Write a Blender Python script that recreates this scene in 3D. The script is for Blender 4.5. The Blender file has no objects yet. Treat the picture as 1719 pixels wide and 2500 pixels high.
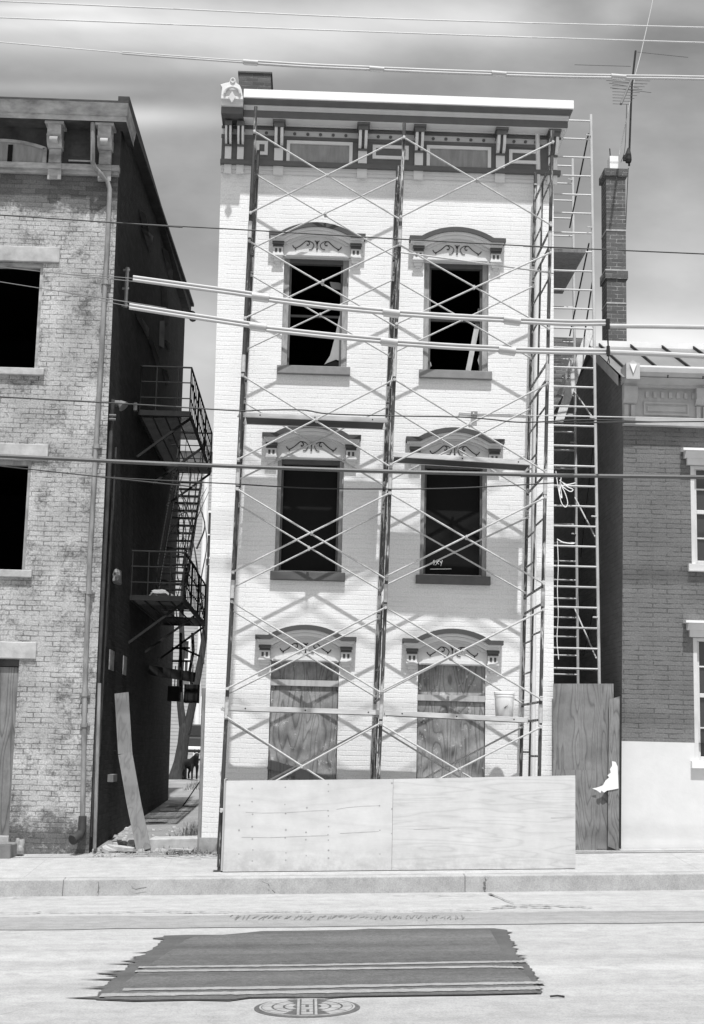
import bpy, bmesh, math, random
from mathutils import Vector, Matrix
random.seed(7)
R = math.radians
scene = bpy.context.scene
COL = scene.collection

# ------------------------------------------------------------------ camera geometry
FPX, PW, PH = 3472.0, 1719.0, 2500.0
YAW, TILT, ROLL = R(1.5), R(9.4), R(1.35)
CAM = Vector((0, -20.4, 1.62))
fw = Vector((math.sin(YAW)*math.cos(TILT), math.cos(YAW)*math.cos(TILT), math.sin(TILT)))
rt0 = Vector((math.cos(YAW), -math.sin(YAW), 0)); up0 = rt0.cross(fw)
RT = rt0*math.cos(ROLL) + up0*math.sin(ROLL)
UP = up0*math.cos(ROLL) - rt0*math.sin(ROLL)
def ray(x, y): return fw + RT*((x-PW/2)/FPX) - UP*((y-PH/2)/FPX)
def at(x, y, Y):                      # the point of the world plane Y seen at a photo pixel
    r = ray(x, y); return CAM + r*((Y-CAM.y)/r.y)
def F(x, y, Y=0.0):
    p = at(x, y, Y); return p.x, p.z
def atX(x, y, X):
    r = ray(x, y); return CAM + r*((X-CAM.x)/r.x)
def atP(x, y, a, b, d):               # plane z = aX + bY + d
    r = ray(x, y)
    t = (a*CAM.x + b*CAM.y + d - CAM.z)/(r.z - a*r.x - b*r.y)
    return CAM + r*t
SW = (.03, .068, .17)
def swz(x, y): return SW[0]*x + SW[1]*y + SW[2]
RD = (.03, 0, -.18)
KY = -2.25

# ------------------------------------------------------------------ mesh builder
class MB:
    def __init__(s): s.v = []; s.f = []; s.m = []
    def add(s, vs, fs, m=0):
        o = len(s.v); s.v += [tuple(v) for v in vs]
        for f in fs: s.f.append([i+o for i in f]); s.m.append(m)
    def hexa(s, p, m=0):              # 4 bottom, 4 top
        s.add(p, [(3,2,1,0),(4,5,6,7),(0,1,5,4),(1,2,6,5),(2,3,7,6),(3,0,4,7)], m)
    def box(s, x0, x1, y0, y1, z0, z1, m=0):
        s.hexa([(x0,y0,z0),(x1,y0,z0),(x1,y1,z0),(x0,y1,z0),(x0,y0,z1),(x1,y0,z1),(x1,y1,z1),(x0,y1,z1)], m)
    def quad(s, a, b, c, d, m=0): s.add([a,b,c,d], [(0,1,2,3)], m)
    def poly(s, pts, m=0): s.add(pts, [tuple(range(len(pts)))], m)
    def beam(s, a, b, w, h, up=(0,0,1), m=0):   # rectangular bar a->b
        a = Vector(a); b = Vector(b); d = (b-a).normalized(); u = Vector(up)
        sx = d.cross(u).normalized()*w/2; sy = sx.cross(d).normalized()*h/2
        s.hexa([a-sx-sy, a+sx-sy, b+sx-sy, b-sx-sy, a-sx+sy, a+sx+sy, b+sx+sy, b-sx+sy], m)
    def path(s, pts, r, n=8, m=0, closed=False):
        pts = [Vector(p) for p in pts]; k = len(pts)
        if not isinstance(r, (list, tuple)): r = [r]*k
        ref = None; vs = []
        for i, p in enumerate(pts):
            if closed: d = pts[(i+1)%k]-pts[i-1]
            else: d = pts[min(i+1,k-1)]-pts[max(i-1,0)]
            d.normalize()
            if ref is None:
                ref = Vector((0,0,1)) if abs(d.z) < .9 else Vector((1,0,0))
            a = (ref - d*ref.dot(d)).normalized(); b = d.cross(a); ref = a
            for j in range(n):
                t = 2*math.pi*j/n
                vs.append(p + (a*math.cos(t)+b*math.sin(t))*r[i])
        fs = []
        for i in range(k if closed else k-1):
            for j in range(n):
                i2 = (i+1)%k
                fs.append((i*n+j, i*n+(j+1)%n, i2*n+(j+1)%n, i2*n+j))
        if not closed:
            fs.append(tuple(range(n-1,-1,-1))); fs.append(tuple((k-1)*n+j for j in range(n)))
        s.add(vs, fs, m)
    def tube(s, a, b, r, n=8, m=0): s.path([a, b], r, n, m)
    def prism(s, poly, axis, c0, c1, m=0):
        n = len(poly)
        def pt(p, c):
            return (p[0], c, p[1]) if axis == 'y' else ((c, p[0], p[1]) if axis == 'x' else (p[0], p[1], c))
        vs = [pt(p, c0) for p in poly] + [pt(p, c1) for p in poly]
        fs = [tuple(range(n)), tuple(range(2*n-1, n-1, -1))]
        fs += [(i, (i+1)%n, n+(i+1)%n, n+i) for i in range(n)]
        s.add(vs, fs, m)
    def lathe(s, c, prof, n=24, m=0):           # prof: (r, z)
        vs = []; fs = []
        for (r, z) in prof:
            for j in range(n):
                t = 2*math.pi*j/n; vs.append((c[0]+r*math.cos(t), c[1]+r*math.sin(t), c[2]+z))
        for i in range(len(prof)-1):
            for j in range(n): fs.append((i*n+j, i*n+(j+1)%n, (i+1)*n+(j+1)%n, (i+1)*n+j))
        fs.append(tuple(range(n-1,-1,-1))); fs.append(tuple((len(prof)-1)*n+j for j in range(n)))
        s.add(vs, fs, m)
    def shift(s, d):
        s.v = [(v[0]+d[0], v[1]+d[1], v[2]+d[2]) for v in s.v]; return s
    def build(s, name, mats, parent=None, loc=None, smooth=False, bevel=0):
        me = bpy.data.meshes.new(name); me.from_pydata(s.v, [], s.f)
        if not isinstance(mats, (list, tuple)): mats = [mats]
        for m in mats: me.materials.append(m)
        for p, i in zip(me.polygons, s.m): p.material_index = i
        bm = bmesh.new(); bm.from_mesh(me)
        bmesh.ops.recalc_face_normals(bm, faces=bm.faces); bm.to_mesh(me); bm.free()
        if smooth:
            for p in me.polygons: p.use_smooth = True
            try: me.set_sharp_from_angle(angle=R(40))
            except Exception: pass
        o = bpy.data.objects.new(name, me); COL.objects.link(o)
        if parent: o.parent = parent
        if loc is not None: o.location = loc
        elif parent and parent.type == 'EMPTY': o.location = -Vector(parent.location)   # mesh written in world coordinates
        if bevel:
            b = o.modifiers.new('bevel', 'BEVEL'); b.width = bevel; b.segments = 2; b.limit_method = 'ANGLE'
        return o

def tag(o, label=None, cat=None, group=None, kind=None):
    if label: o['label'] = label
    if cat: o['category'] = cat
    if group: o['group'] = group
    if kind: o['kind'] = kind
    return o
def thing(name, label, cat, loc=(0,0,0), group=None):
    o = bpy.data.objects.new(name, None); COL.objects.link(o); o.location = loc
    o.empty_display_size = .2
    return tag(o, label, cat, group)
def struct(name, mb, mats, **k): return tag(mb.build(name, mats, **k), kind='structure')
def dup(o, loc, parent):
    c = o.copy(); COL.objects.link(c); c.parent = parent; c.location = loc
    for ch in o.children:
        d = ch.copy(); COL.objects.link(d); d.parent = c
    return c
def spline(pts, k=8):
    P = [Vector(p) for p in pts]; P = [2*P[0]-P[1]] + P + [2*P[-1]-P[-2]]; out = []
    for i in range(1, len(P)-2):
        a, b, c, d = P[i-1:i+3]
        for j in range(k):
            t = j/k
            out.append(.5*((2*b) + (c-a)*t + (2*a-5*b+4*c-d)*t*t + (3*b-a-3*c+d)*t**3))
    out.append(P[-2]); return out

# ------------------------------------------------------------------ materials (black and white film: every colour is a grey)
def newmat(name):
    m = bpy.data.materials.new(name); m.use_nodes = True
    nt = m.node_tree; return m, nt, nt.nodes['Principled BSDF']
def N(nt, t, **k):
    n = nt.nodes.new(t)
    for a, b in k.items(): setattr(n, a, b)
    return n
def g(v): return (v, v, v, 1)
def mapping(nt, scale=(1,1,1), swap=None):
    tc = N(nt, 'ShaderNodeTexCoord'); src = tc.outputs['Object']
    if swap:                                            # build a vector out of chosen axes
        sp = N(nt, 'ShaderNodeSeparateXYZ'); cb = N(nt, 'ShaderNodeCombineXYZ')
        nt.links.new(src, sp.inputs[0])
        for i, a in enumerate(swap): nt.links.new(sp.outputs[a], cb.inputs[i])
        src = cb.outputs[0]
    mp = N(nt, 'ShaderNodeMapping'); mp.inputs['Scale'].default_value = scale
    nt.links.new(src, mp.inputs[0]); return mp.outputs[0]
def noise(nt, vec, scale, detail=6, rough=.6, dist=0):
    n = N(nt, 'ShaderNodeTexNoise'); n.inputs['Scale'].default_value = scale; n.inputs['Detail'].default_value = detail
    n.inputs['Roughness'].default_value = rough; n.inputs['Distortion'].default_value = dist
    nt.links.new(vec, n.inputs['Vector']); return n.outputs['Fac']
def ramp(nt, fac, stops):
    r = N(nt, 'ShaderNodeValToRGB'); e = r.color_ramp.elements
    while len(e) < len(stops): e.new(.5)
    for i, (p, v) in enumerate(stops): e[i].position = p; e[i].color = g(v)
    nt.links.new(fac, r.inputs[0]); return r.outputs[0]
def mix(nt, fac, a, b, mode='MIX'):
    n = N(nt, 'ShaderNodeMix'); n.data_type = 'RGBA'; n.blend_type = mode
    for sock, v in ((n.inputs[0], fac), (n.inputs[6], a), (n.inputs[7], b)):
        if isinstance(v, (int, float)): sock.default_value = v if sock.type == 'VALUE' else g(v)
        else: nt.links.new(v, sock)
    return n.outputs[2]
def math_(nt, op, a, b=None, c=None):
    n = N(nt, 'ShaderNodeMath'); n.operation = op
    for i, v in enumerate((a, b, c)):
        if v is None: continue
        if isinstance(v, (int, float)): n.inputs[i].default_value = v
        else: nt.links.new(v, n.inputs[i])
    return n.outputs[0]
def bump(nt, bs, h, strength, dist):
    b = N(nt, 'ShaderNodeBump'); b.inputs['Strength'].default_value = strength; b.inputs['Distance'].default_value = dist
    nt.links.new(h, b.inputs['Height']); nt.links.new(b.outputs[0], bs.inputs['Normal']); return b
def M(name, base, rough=.8, var=.15, scale=4, stretch=(1,1,1), bmp=.15, bscale=60, metal=0, spec=.3):
    m, nt, bs = newmat(name)
    v = mapping(nt, stretch)
    f = noise(nt, v, scale)
    c = ramp(nt, f, [(.3, base*(1-var)), (.7, min(.9, base*(1+var)))])
    nt.links.new(c, bs.inputs['Base Color'])
    bs.inputs['Roughness'].default_value = rough; bs.inputs['Metallic'].default_value = metal
    bs.inputs['Specular IOR Level'].default_value = spec
    if bmp: bump(nt, bs, noise(nt, v, bscale, 4), bmp, .01)
    return m
def brick(name, c1, c2, mortar, swap=(0,2,1), rows=.072, width=.215, msize=.010, bstr=.6, wear=None, wash=None, rough=.9, dirt=.12, topdark=None, stip=.14):
    m, nt, bs = newmat(name)
    v = mapping(nt, (1,1,1), swap)
    # slightly uneven courses
    wob = noise(nt, v, 2.5, 3)
    add = N(nt, 'ShaderNodeVectorMath'); add.operation = 'MULTIPLY_ADD'
    cmb = N(nt, 'ShaderNodeCombineXYZ'); nt.links.new(wob, cmb.inputs[1]); nt.links.new(wob, cmb.inputs[0])
    nt.links.new(cmb.outputs[0], add.inputs[0]); add.inputs[1].default_value = (.05, .03, 0); nt.links.new(v, add.inputs[2])
    b = N(nt, 'ShaderNodeTexBrick'); nt.links.new(add.outputs[0], b.inputs['Vector'])
    b.inputs['Scale'].default_value = 1; b.inputs['Brick Width'].default_value = width; b.inputs['Row Height'].default_value = rows
    b.inputs['Mortar Size'].default_value = msize; b.inputs['Mortar Smooth'].default_value = .4
    b.inputs['Color1'].default_value = g(c1); b.inputs['Color2'].default_value = g(c2); b.inputs['Mortar'].default_value = g(mortar)
    jm = ramp(nt, noise(nt, mapping(nt, (1, 1, 1), swap), 5.0, 7, .7), [(.42, .06), (.60, 1)])
    jf = math_(nt, 'MULTIPLY', b.outputs['Fac'], jm)
    col = mix(nt, jf, mix(nt, 1, b.outputs['Color'], 0, 'MIX') if False else c1, mortar)
    bb2 = N(nt, 'ShaderNodeTexBrick'); nt.links.new(add.outputs[0], bb2.inputs['Vector'])
    for a_, v_ in (('Scale', 1), ('Brick Width', width), ('Row Height', rows), ('Mortar Size', 0)): bb2.inputs[a_].default_value = v_
    bb2.inputs['Color1'].default_value = g(c1); bb2.inputs['Color2'].default_value = g(c2); bb2.inputs['Mortar'].default_value = g(c1)
    col = mix(nt, jf, bb2.outputs['Color'], mortar)
    fine = noise(nt, v, 45, 5, .7)
    big = noise(nt, v, 1.3, 6, .6)
    if wash:                                            # flaking whitewash over the brick
        lo, hi, wc = wash
        n1 = noise(nt, v, 2.2, 9, .72)
        n2 = noise(nt, v, 22, 8, .78)
        k = math_(nt, 'MULTIPLY_ADD', n2, .50, math_(nt, 'MULTIPLY', n1, .72))
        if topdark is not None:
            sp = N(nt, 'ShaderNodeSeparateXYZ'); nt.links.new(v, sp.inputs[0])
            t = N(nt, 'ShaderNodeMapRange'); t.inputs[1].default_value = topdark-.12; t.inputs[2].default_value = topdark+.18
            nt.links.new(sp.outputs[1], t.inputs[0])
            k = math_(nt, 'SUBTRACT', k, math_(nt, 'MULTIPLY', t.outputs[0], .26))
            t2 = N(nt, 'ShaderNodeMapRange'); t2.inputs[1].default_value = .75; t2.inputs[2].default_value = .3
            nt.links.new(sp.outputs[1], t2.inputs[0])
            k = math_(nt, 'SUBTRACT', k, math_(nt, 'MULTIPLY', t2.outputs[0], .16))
        mk = ramp(nt, k, [(lo, 0), (hi, 1)])
        mk2 = math_(nt, 'MULTIPLY', mk, math_(nt, 'SUBTRACT', 1, math_(nt, 'MULTIPLY', jf, .82)))
        col = mix(nt, mk2, col, ramp(nt, big, [(.3, wc*.82), (.7, wc*1.1)]))
    d = ramp(nt, big, [(.3, 1-dirt), (.65, 1)])
    col = mix(nt, 1, col, d, 'MULTIPLY')
    col = mix(nt, 1, col, ramp(nt, fine, [(.34, 1-stip), (.66, 1+stip*.45)]), 'MULTIPLY')
    nt.links.new(col, bs.inputs['Base Color']); bs.inputs['Roughness'].default_value = rough
    bs.inputs['Specular IOR Level'].default_value = .2
    h = math_(nt, 'SUBTRACT', math_(nt, 'MULTIPLY', fine, .35), jf)
    bump(nt, bs, h, bstr, .012)
    return m
def wood(name, base, grain=(1.2, 1, 9), var=.25, rings=7, scale=1.0, blot=.15, patches=None, rough=.75, grime=None):
    m, nt, bs = newmat(name)
    v = mapping(nt, grain)
    n0 = noise(nt, v, scale, 1.5, .5, .4)                # growth rings: level lines of one smooth field
    k = math_(nt, 'FRACT', math_(nt, 'MULTIPLY', n0, rings))
    c = ramp(nt, k, [(.0, base*(1-var)), (.16, base*(1-var*.25)), (.5, base*1.04), (.86, base), (1.0, base*(1-var))])
    fib = noise(nt, mapping(nt, (grain[0]*5, 8, grain[2]*5)), 5, 6, .7)
    c = mix(nt, 1, c, ramp(nt, fib, [(.3, 1-var*.55), (.7, 1.04)]), 'MULTIPLY')
    o = mapping(nt)
    c = mix(nt, 1, c, ramp(nt, noise(nt, o, 2.2, 6, .65), [(.3, 1-blot), (.68, 1.03)]), 'MULTIPLY')
    if patches:
        pk = ramp(nt, noise(nt, o, patches[0], 7, .7), [(patches[1], 0), (patches[1]+.04, 1)])
        c = mix(nt, pk, c, patches[2])
    if grime:                                            # splashed dirt along the foot of the sheet
        sp = N(nt, 'ShaderNodeSeparateXYZ'); nt.links.new(o, sp.inputs[0])
        t = N(nt, 'ShaderNodeMapRange'); t.inputs[1].default_value = grime; t.inputs[2].default_value = .02; nt.links.new(sp.outputs[2], t.inputs[0])
        k2 = math_(nt, 'MULTIPLY', t.outputs[0], ramp(nt, noise(nt, o, 6, 8, .75), [(.38, 0), (.62, .55)]))
        c = mix(nt, k2, c, base*.45)
    nt.links.new(c, bs.inputs['Base Color']); bs.inputs['Roughness'].default_value = rough
    bs.inputs['Specular IOR Level'].default_value = .25
    bump(nt, bs, fib, .15, .004)
    return m
def pole_mat(name, lo=.05, hi=.5, thr=.56):             # scaffold paint worn to bright metal in long patches
    m, nt, bs = newmat(name)
    f = noise(nt, mapping(nt, (9, 9, 1.1)), 2.2, 8, .7)
    k = ramp(nt, f, [(thr-.03, 0), (thr+.03, 1)])
    c = mix(nt, k, lo, hi)
    nt.links.new(c, bs.inputs['Base Color']); bs.inputs['Roughness'].default_value = .55
    bump(nt, bs, f, .2, .004)
    return m
def flat(name, v, rough=.7, emit=None, spec=.3):
    m, nt, bs = newmat(name)
    c = ramp(nt, noise(nt, mapping(nt), 6), [(.3, v*.93), (.7, min(.95, v*1.07))])
    nt.links.new(c, bs.inputs['Base Color']); bs.inputs['Roughness'].default_value = rough; bs.inputs['Specular IOR Level'].default_value = spec
    return m

m_facade = brick('white_painted_brick', .79, .82, .75, rows=.069, width=1.9, bstr=.45, dirt=.07, msize=.008)
m_trimlight = M('white_trim_paint', .66, .6, .05, 6, bmp=.06)
m_trimmid = M('pale_trim_paint', .55, .6, .05, 6, bmp=.06)
m_trimdark = M('dark_trim_paint', .115, .55, .1, 6, bmp=.06)
m_scroll = flat('scroll_ironwork', .025)
m_frame = M('weathered_frame_paint', .30, .75, .35, 5, (3,3,1), bmp=.2)
m_sill = M('grey_sill_paint', .22, .65, .12, 8)
m_silldark = M('dark_sill_paint', .10, .65, .12, 8)
m_inside = flat('shade_dark_interior', .03, .95, spec=.05)  # near-black colour stands in for the shade inside the rooms
m_black = flat('black_sheet', .012, .85, spec=.1)
m_curtain = M('grey_cloth', .27, .9, .2, 3, (5,1,1), bmp=.2, bscale=8)
m_chimdark = brick('dark_chimney_brick', .09, .15, .22, msize=.008, bstr=.8)
m_chimside = brick('dark_chimney_brick_side', .09, .15, .2, swap=(1,2,0), msize=.008, bstr=.8)
m_roofdark = M('tar_roof', .07, .9, .2, 4)
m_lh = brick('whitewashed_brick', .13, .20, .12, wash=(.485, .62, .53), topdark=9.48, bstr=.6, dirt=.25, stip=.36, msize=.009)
m_lhside = brick('dark_side_brick', .034, .055, .04, swap=(1,2,0), bstr=.7, dirt=.3)  # very dark brick for the alley side wall
m_lhstone = M('limewashed_stone', .41, .85, .28, 5, bmp=.25)
m_lhtrim = M('peeling_trim', .36, .85, .45, 3.5, (1,1,2), bmp=.35, bscale=25)
m_lhtrimd = M('dark_peeling_trim', .055, .85, .45, 4, bmp=.3, bscale=25)
m_pipe = M('weathered_downspout', .24, .7, .35, 3, (4,4,1), bmp=.2)
m_rh = brick('grey_painted_brick', .180, .200, .115, rows=.069, width=.43, bstr=.7, dirt=.22, stip=.30, msize=.010)
m_rhside = brick('grey_painted_brick_side', .18, .21, .15, swap=(1,2,0), bstr=.7)
m_rhbase = M('white_base_paint', .66, .7, .07, 2, bmp=.15, bscale=18)
m_rhtrim = M('grey_cornice_paint', .43, .7, .12, 5, bmp=.12)
m_white = M('white_paint', .80, .55, .05, 5, bmp=.05)
m_seam = M('metal_roofing', .20, .45, .12, 3)
m_rhwhite = M('dull_white_paint', .60, .6, .06, 5)
m_glass = flat('dark_window_glass', .05, .08, spec=.6)
m_blind = flat('pale_blind', .55)
m_ply = wood('new_plywood', .60, (.35, 1, 2.4), .05, 4, 1.6, .13, grime=.45)
m_ply2 = wood('streaky_plywood', .60, (.28, 1, 3.4), .12, 8, 1.8, .13, grime=.45)
m_plytall = wood('weathered_plywood', .27, (3.2, 1, .45), .42, 15, 1.3, .32)
m_board = wood('old_board', .22, (9, 9, .5), .25, 4, 1, .2)
m_plyold = wood('boarded_panel', .44, (3, 1, .5), .50, 11, 1.4, .62, patches=(9, .60, .52))
m_boardlight = wood('pale_board', .46, (9, 9, .5), .15, 4, 1, .15)
m_lhply = wood('grey_plywood', .26, (2.6, 1, .35), .5, 14, 1.4, .42)
m_pole = pole_mat('worn_scaffold_paint')
m_pole2 = pole_mat('dull_scaffold_paint', .045, .38, .6)
m_galv = M('galvanised_tube', .46, .5, .2, 4, (6,6,6), bmp=.08)
m_plank = M('aluminium_plank', .55, .5, .22, 3, (1,4,4), bmp=.1)
m_plankdark = wood('plank_timber', .07, (.5, 8, 8), .3, 4, 1, .3)
m_bucket = flat('white_plastic', .90, .4)
m_wireblack = flat('black_cable', .02, .5)
m_wiregrey = flat('bare_cable', .55, .5)
m_wirethin = flat('dull_cable', .16, .5)
m_cover = M('pale_line_guard', .44, .45, .08, 4, bmp=.04)
m_iron = M('black_iron', .022, .7, .3, 6, bmp=.2)
m_ladder = M('grey_aluminium', .50, .45, .1, 5, bmp=.05)
m_bark = M('tree_bark', .05, .95, .35, 8, (3,3,.7), bmp=.8, bscale=22)
m_weed = M('dry_weeds', .20, .9, .4, 20)
m_rubble = M('broken_concrete', .42, .9, .2, 8, bmp=.5, bscale=20)
m_far = M('pale_clapboard', .40, .85, .06, 2)
m_dog = flat('black_fur', .015, .85)
m_car = flat('dark_car_paint', .05, .3, spec=.5)
m_lamp = flat('pale_lamp_lens', .8, .3)
m_rubber = flat('black_rubber', .02, .8)
m_brown = flat('crumpled_paper', .30)
m_chalk = flat('chalk', .85)

# ground
def ground_mat(name, base, sx=.25, sy=2.2, var=.12, crack=.0, bmpk=.25, grit=0):
    m, nt, bs = newmat(name)
    c = ramp(nt, noise(nt, mapping(nt, (sx, sy, 1)), 1.6, 7, .62), [(.3, base*(1-var)), (.72, base*(1+var*.6))])
    c = mix(nt, 1, c, ramp(nt, noise(nt, mapping(nt), 4.5, 9, .74), [(.33, .80), (.6, 1.03)]), 'MULTIPLY')
    c = mix(nt, 1, c, ramp(nt, noise(nt, mapping(nt), 60, 5, .8), [(.34, .74), (.64, 1.10)]), 'MULTIPLY')
    if grit:
        c = mix(nt, 1, c, ramp(nt, noise(nt, mapping(nt), 26, 6, .85), [(.36, 1-grit), (.62, 1+grit*.5)]), 'MULTIPLY')
    if crack:
        vo = N(nt, 'ShaderNodeTexVoronoi'); vo.feature = 'DISTANCE_TO_EDGE'; vo.inputs['Scale'].default_value = .5
        w = noise(nt, mapping(nt), 3, 6); ad = N(nt, 'ShaderNodeVectorMath'); ad.operation = 'MULTIPLY_ADD'
        nt.links.new(w, ad.inputs[0]); ad.inputs[1].default_value = (.7, .7, 0); nt.links.new(mapping(nt), ad.inputs[2])
        nt.links.new(ad.outputs[0], vo.inputs['Vector'])
        k = ramp(nt, vo.outputs['Distance'], [(.0, 1), (.008, 0)])
        k = math_(nt, 'MULTIPLY', k, ramp(nt, noise(nt, mapping(nt), .8, 3), [(.5, 0), (.62, 1)]))
        c = mix(nt, math_(nt, 'MULTIPLY', k, crack), c, .12)
    nt.links.new(c, bs.inputs['Base Color']); bs.inputs['Roughness'].default_value = .9; bs.inputs['Specular IOR Level'].default_value = .2
    bump(nt, bs, noise(nt, mapping(nt), 90, 4, .7), bmpk, .01)
    return m
m_road = ground_mat('worn_concrete_road', .41, .05, 1.0, .22, .35, .5)
m_gutter = ground_mat('gutter_concrete', .41, .3, 3.0, .12)
m_lane = ground_mat('kerbside_asphalt', .31, .1, 2.2, .16)
m_walk = ground_mat('pavement_concrete', .42, .4, 1.6, .10, .25)
m_kerb = ground_mat('kerb_concrete', .40, .5, 3, .18)
m_kerbface = ground_mat('kerb_face_concrete', .40, .9, .9, .16)
m_patch = ground_mat('fresh_asphalt', .150, .12, 1.3, .32, bmpk=.8, grit=.3)
m_tar = ground_mat('tar_edge', .105, .5, 1, .2)
m_line = ground_mat('lane_paint', .30, .5, 2, .15)
m_lined = flat('line_gap', .11)
m_alley = ground_mat('alley_concrete', .30, .6, .6, .3, .6)
m_crack = flat('crack_dirt', .14)
m_iron2 = M('manhole_iron', .09, .6, .3, 9)
m_ironl = M('worn_manhole_iron', .30, .5, .2, 9)

# ================================================================== ground
XL, XR = -60, 60
def rz(x): return RD[0]*x + RD[2]
mb = MB()
xs = [-60,-12,-6,-3,0,3,6,12,60]
for a, b in zip(xs, xs[1:]):
    mb.quad((a,-80,rz(a)),(b,-80,rz(b)),(b,-4.55,rz(b)),(a,-4.55,rz(a)))
struct('road', mb, m_road)
mb = MB()
gy = [-4.55,-3.35]
mb.quad((XL,-4.55,rz(XL)+.004),(XR,-4.55,rz(XR)+.004),(XR,-4.52,rz(XR)+.004),(XL,-4.52,rz(XL)+.004),1)
mb.quad((XL,-4.52,rz(XL)),(XR,-4.52,rz(XR)),(XR,KY,rz(XR)),(XL,KY,rz(XL)))
struct('gutter', mb, [m_gutter, m_lane])
# darker asphalt lane edge laid between gutter and travel lane
pts = []
mb = MB()
def rdp(x, y, dz=.004):
    p = atP(x, y, *RD); return (p.x, p.y, p.z+dz)
n = 60
top = []; bot = []
for i in range(n+1):
    X = -14+28*i/n
    top.append((X, -4.46+random.uniform(-.05,.05)-.004*X, rz(X)+.006)); bot.append((X, -5.55+random.uniform(-.05,.05), rz(X)+.006))
for i in range(n): mb.quad(bot[i], bot[i+1], top[i+1], top[i])
struct('road_shoulder', mb, m_lane)
# kerb
mb = MB()
kz = lambda x, y: swz(x, y)
joints = [-60,-20,-8.2,-2.98,1.99,7.4,20,60]
for a, b in zip(joints, joints[1:]):
    e = .0012
    a2, b2 = a+e, b-e
    mb.hexa([(a2,KY-.015,rz(a2)-.05),(b2,KY-.015,rz(b2)-.05),(b2,KY+.17,rz(b2)-.05),(a2,KY+.17,rz(a2)-.05),
             (a2,KY+.012,kz(a2,KY)),(b2,KY+.012,kz(b2,KY)),(b2,KY+.17,kz(b2,KY+.17)),(a2,KY+.17,kz(a2,KY+.17))], 0)
kerb = struct('kerb', mb, [m_kerbface, m_crack], bevel=.012)
mb = MB()
def crackline(pts, w, plane, lift=.004):
    fine_ = [pts[0]]
    for (xa, ya), (xb, yb) in zip(pts, pts[1:]):
        kk = max(2, int(abs(xb-xa)/9))
        fine_ += [(xa+(xb-xa)*q/kk+random.uniform(-1.5,1.5), ya+(yb-ya)*q/kk+random.uniform(-1.1,1.1)) for q in range(1, kk)] + [(xb, yb)]
    P = [plane(*p) for p in fine_]
    for i in range(len(P)-1):
        a, b = Vector(P[i]), Vector(P[i+1]); d = (b-a); nrm = Vector((0,-1,0)) if abs(d.y) < .02 and abs(a.y-KY) < .1 else Vector((0,0,1))
        sx = d.cross(nrm).normalized()*w*random.uniform(.15,1.0); off = nrm*lift
        mb.quad(a-sx+off, b-sx+off, b+sx+off, a+sx+off)
def kf(x, y):
    p = at(x, y, KY-.018); return (p.x, p.y-.006, p.z)
crackline([(1184,2140),(1187,2150),(1182,2158),(1186,2168),(1183,2176),(1188,2183)], .018, kf)
crackline([(640,2152),(655,2158),(660,2168),(672,2180)], .006, kf)
crackline([(240,2152),(242,2170),(238,2180)], .005, kf)
crackline([(322,2168),(332,2171),(345,2168),(358,2166)], .006, kf)
crackline([(322,2164),(327,2170),(336,2173)], .005, kf)
def rdc(x, y): return rdp(x, y, .012)
crackline([(1195,2184),(1215,2192),(1232,2200),(1255,2208)], .022, rdc)
crackline([(1225,2214),(1290,2211),(1340,2213),(1400,2216),(1445,2218)], .03, rdc)
crackline([(1140,2224),(1190,2221),(1260,2216),(1345,2218)], .03, rdc)
crackline([(300,2229),(380,2227),(440,2230),(600,2229),(760,2228)], .022, rdc)
crackline([(0,2231),(60,2232),(120,2229),(200,2231),(330,2230)], .015, rdc)
crackline([(860,2228),(960,2227),(1060,2226),(1150,2223)], .014, rdc)
crackline([(0,2195),(80,2194),(160,2196)], .012, rdc)
crackline([(960,2190),(1060,2190),(1180,2187)], .012, rdc)
struct('pavement_crack', mb, m_crack)
# scraped kerbside marks
mb = MB()
for i in range(80):
    x = 570+i*7.1+random.uniform(-4,4); y = 2238+random.uniform(-2,3)
    p = Vector(rdc(x, y)); l = random.uniform(.12,.5)
    l *= .7; d_ = -.06*random.random(); mb.quad(p, p+Vector((.012,0,0)), p+Vector((.006+d_, -l, 0)), p+Vector((-.004+d_, -l, 0)))
struct('road_scrape', mb, ground_mat('scraped_asphalt', .22, .5, .5, .2))
# sidewalk slabs
mb = MB()
sx_ = [-60,-20,-8.6,-6.9,-5.2,-3.5,-1.8,-.1,1.6,3.3,5.0,6.7,8.4,20,60]
for a, b in zip(sx_, sx_[1:]):
    y0 = KY+.17
    mb.quad((a+.004,y0,swz(a,y0)),(b-.004,y0,swz(b,y0)),(b-.004,.02,swz(b,.02)),(a+.004,.02,swz(a,.02)))
    mb.quad((b-.004,y0,swz(b,y0)-.001),(b+.004,y0,swz(b,y0)-.001),(b+.004,.02,swz(b,.02)-.001),(b-.004,.02,swz(b,.02)-.001),1)
struct('sidewalk', mb, [m_walk, m_kerbface])
# alley and back ground
def az(x, y): return swz(x, 0) + .029*min(y, 20) + .018*max(0, min(y, 50)-20)
mb = MB()
ay = [.02,1.5,3,5,8,11,14,17,20,60,120]
for a, b in zip(ay, ay[1:]):
    for c, d in ((-60,-12),(-12,-3),(-3,-1.4),(-1.4,3.4),(3.4,4.6),(4.6,60)):
        mb.quad((c,a,az(c,a)),(d,a,az(d,a)),(d,b,az(d,b)),(c,b,az(c,b)))
struct('alley_ground', mb, m_alley)
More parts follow.
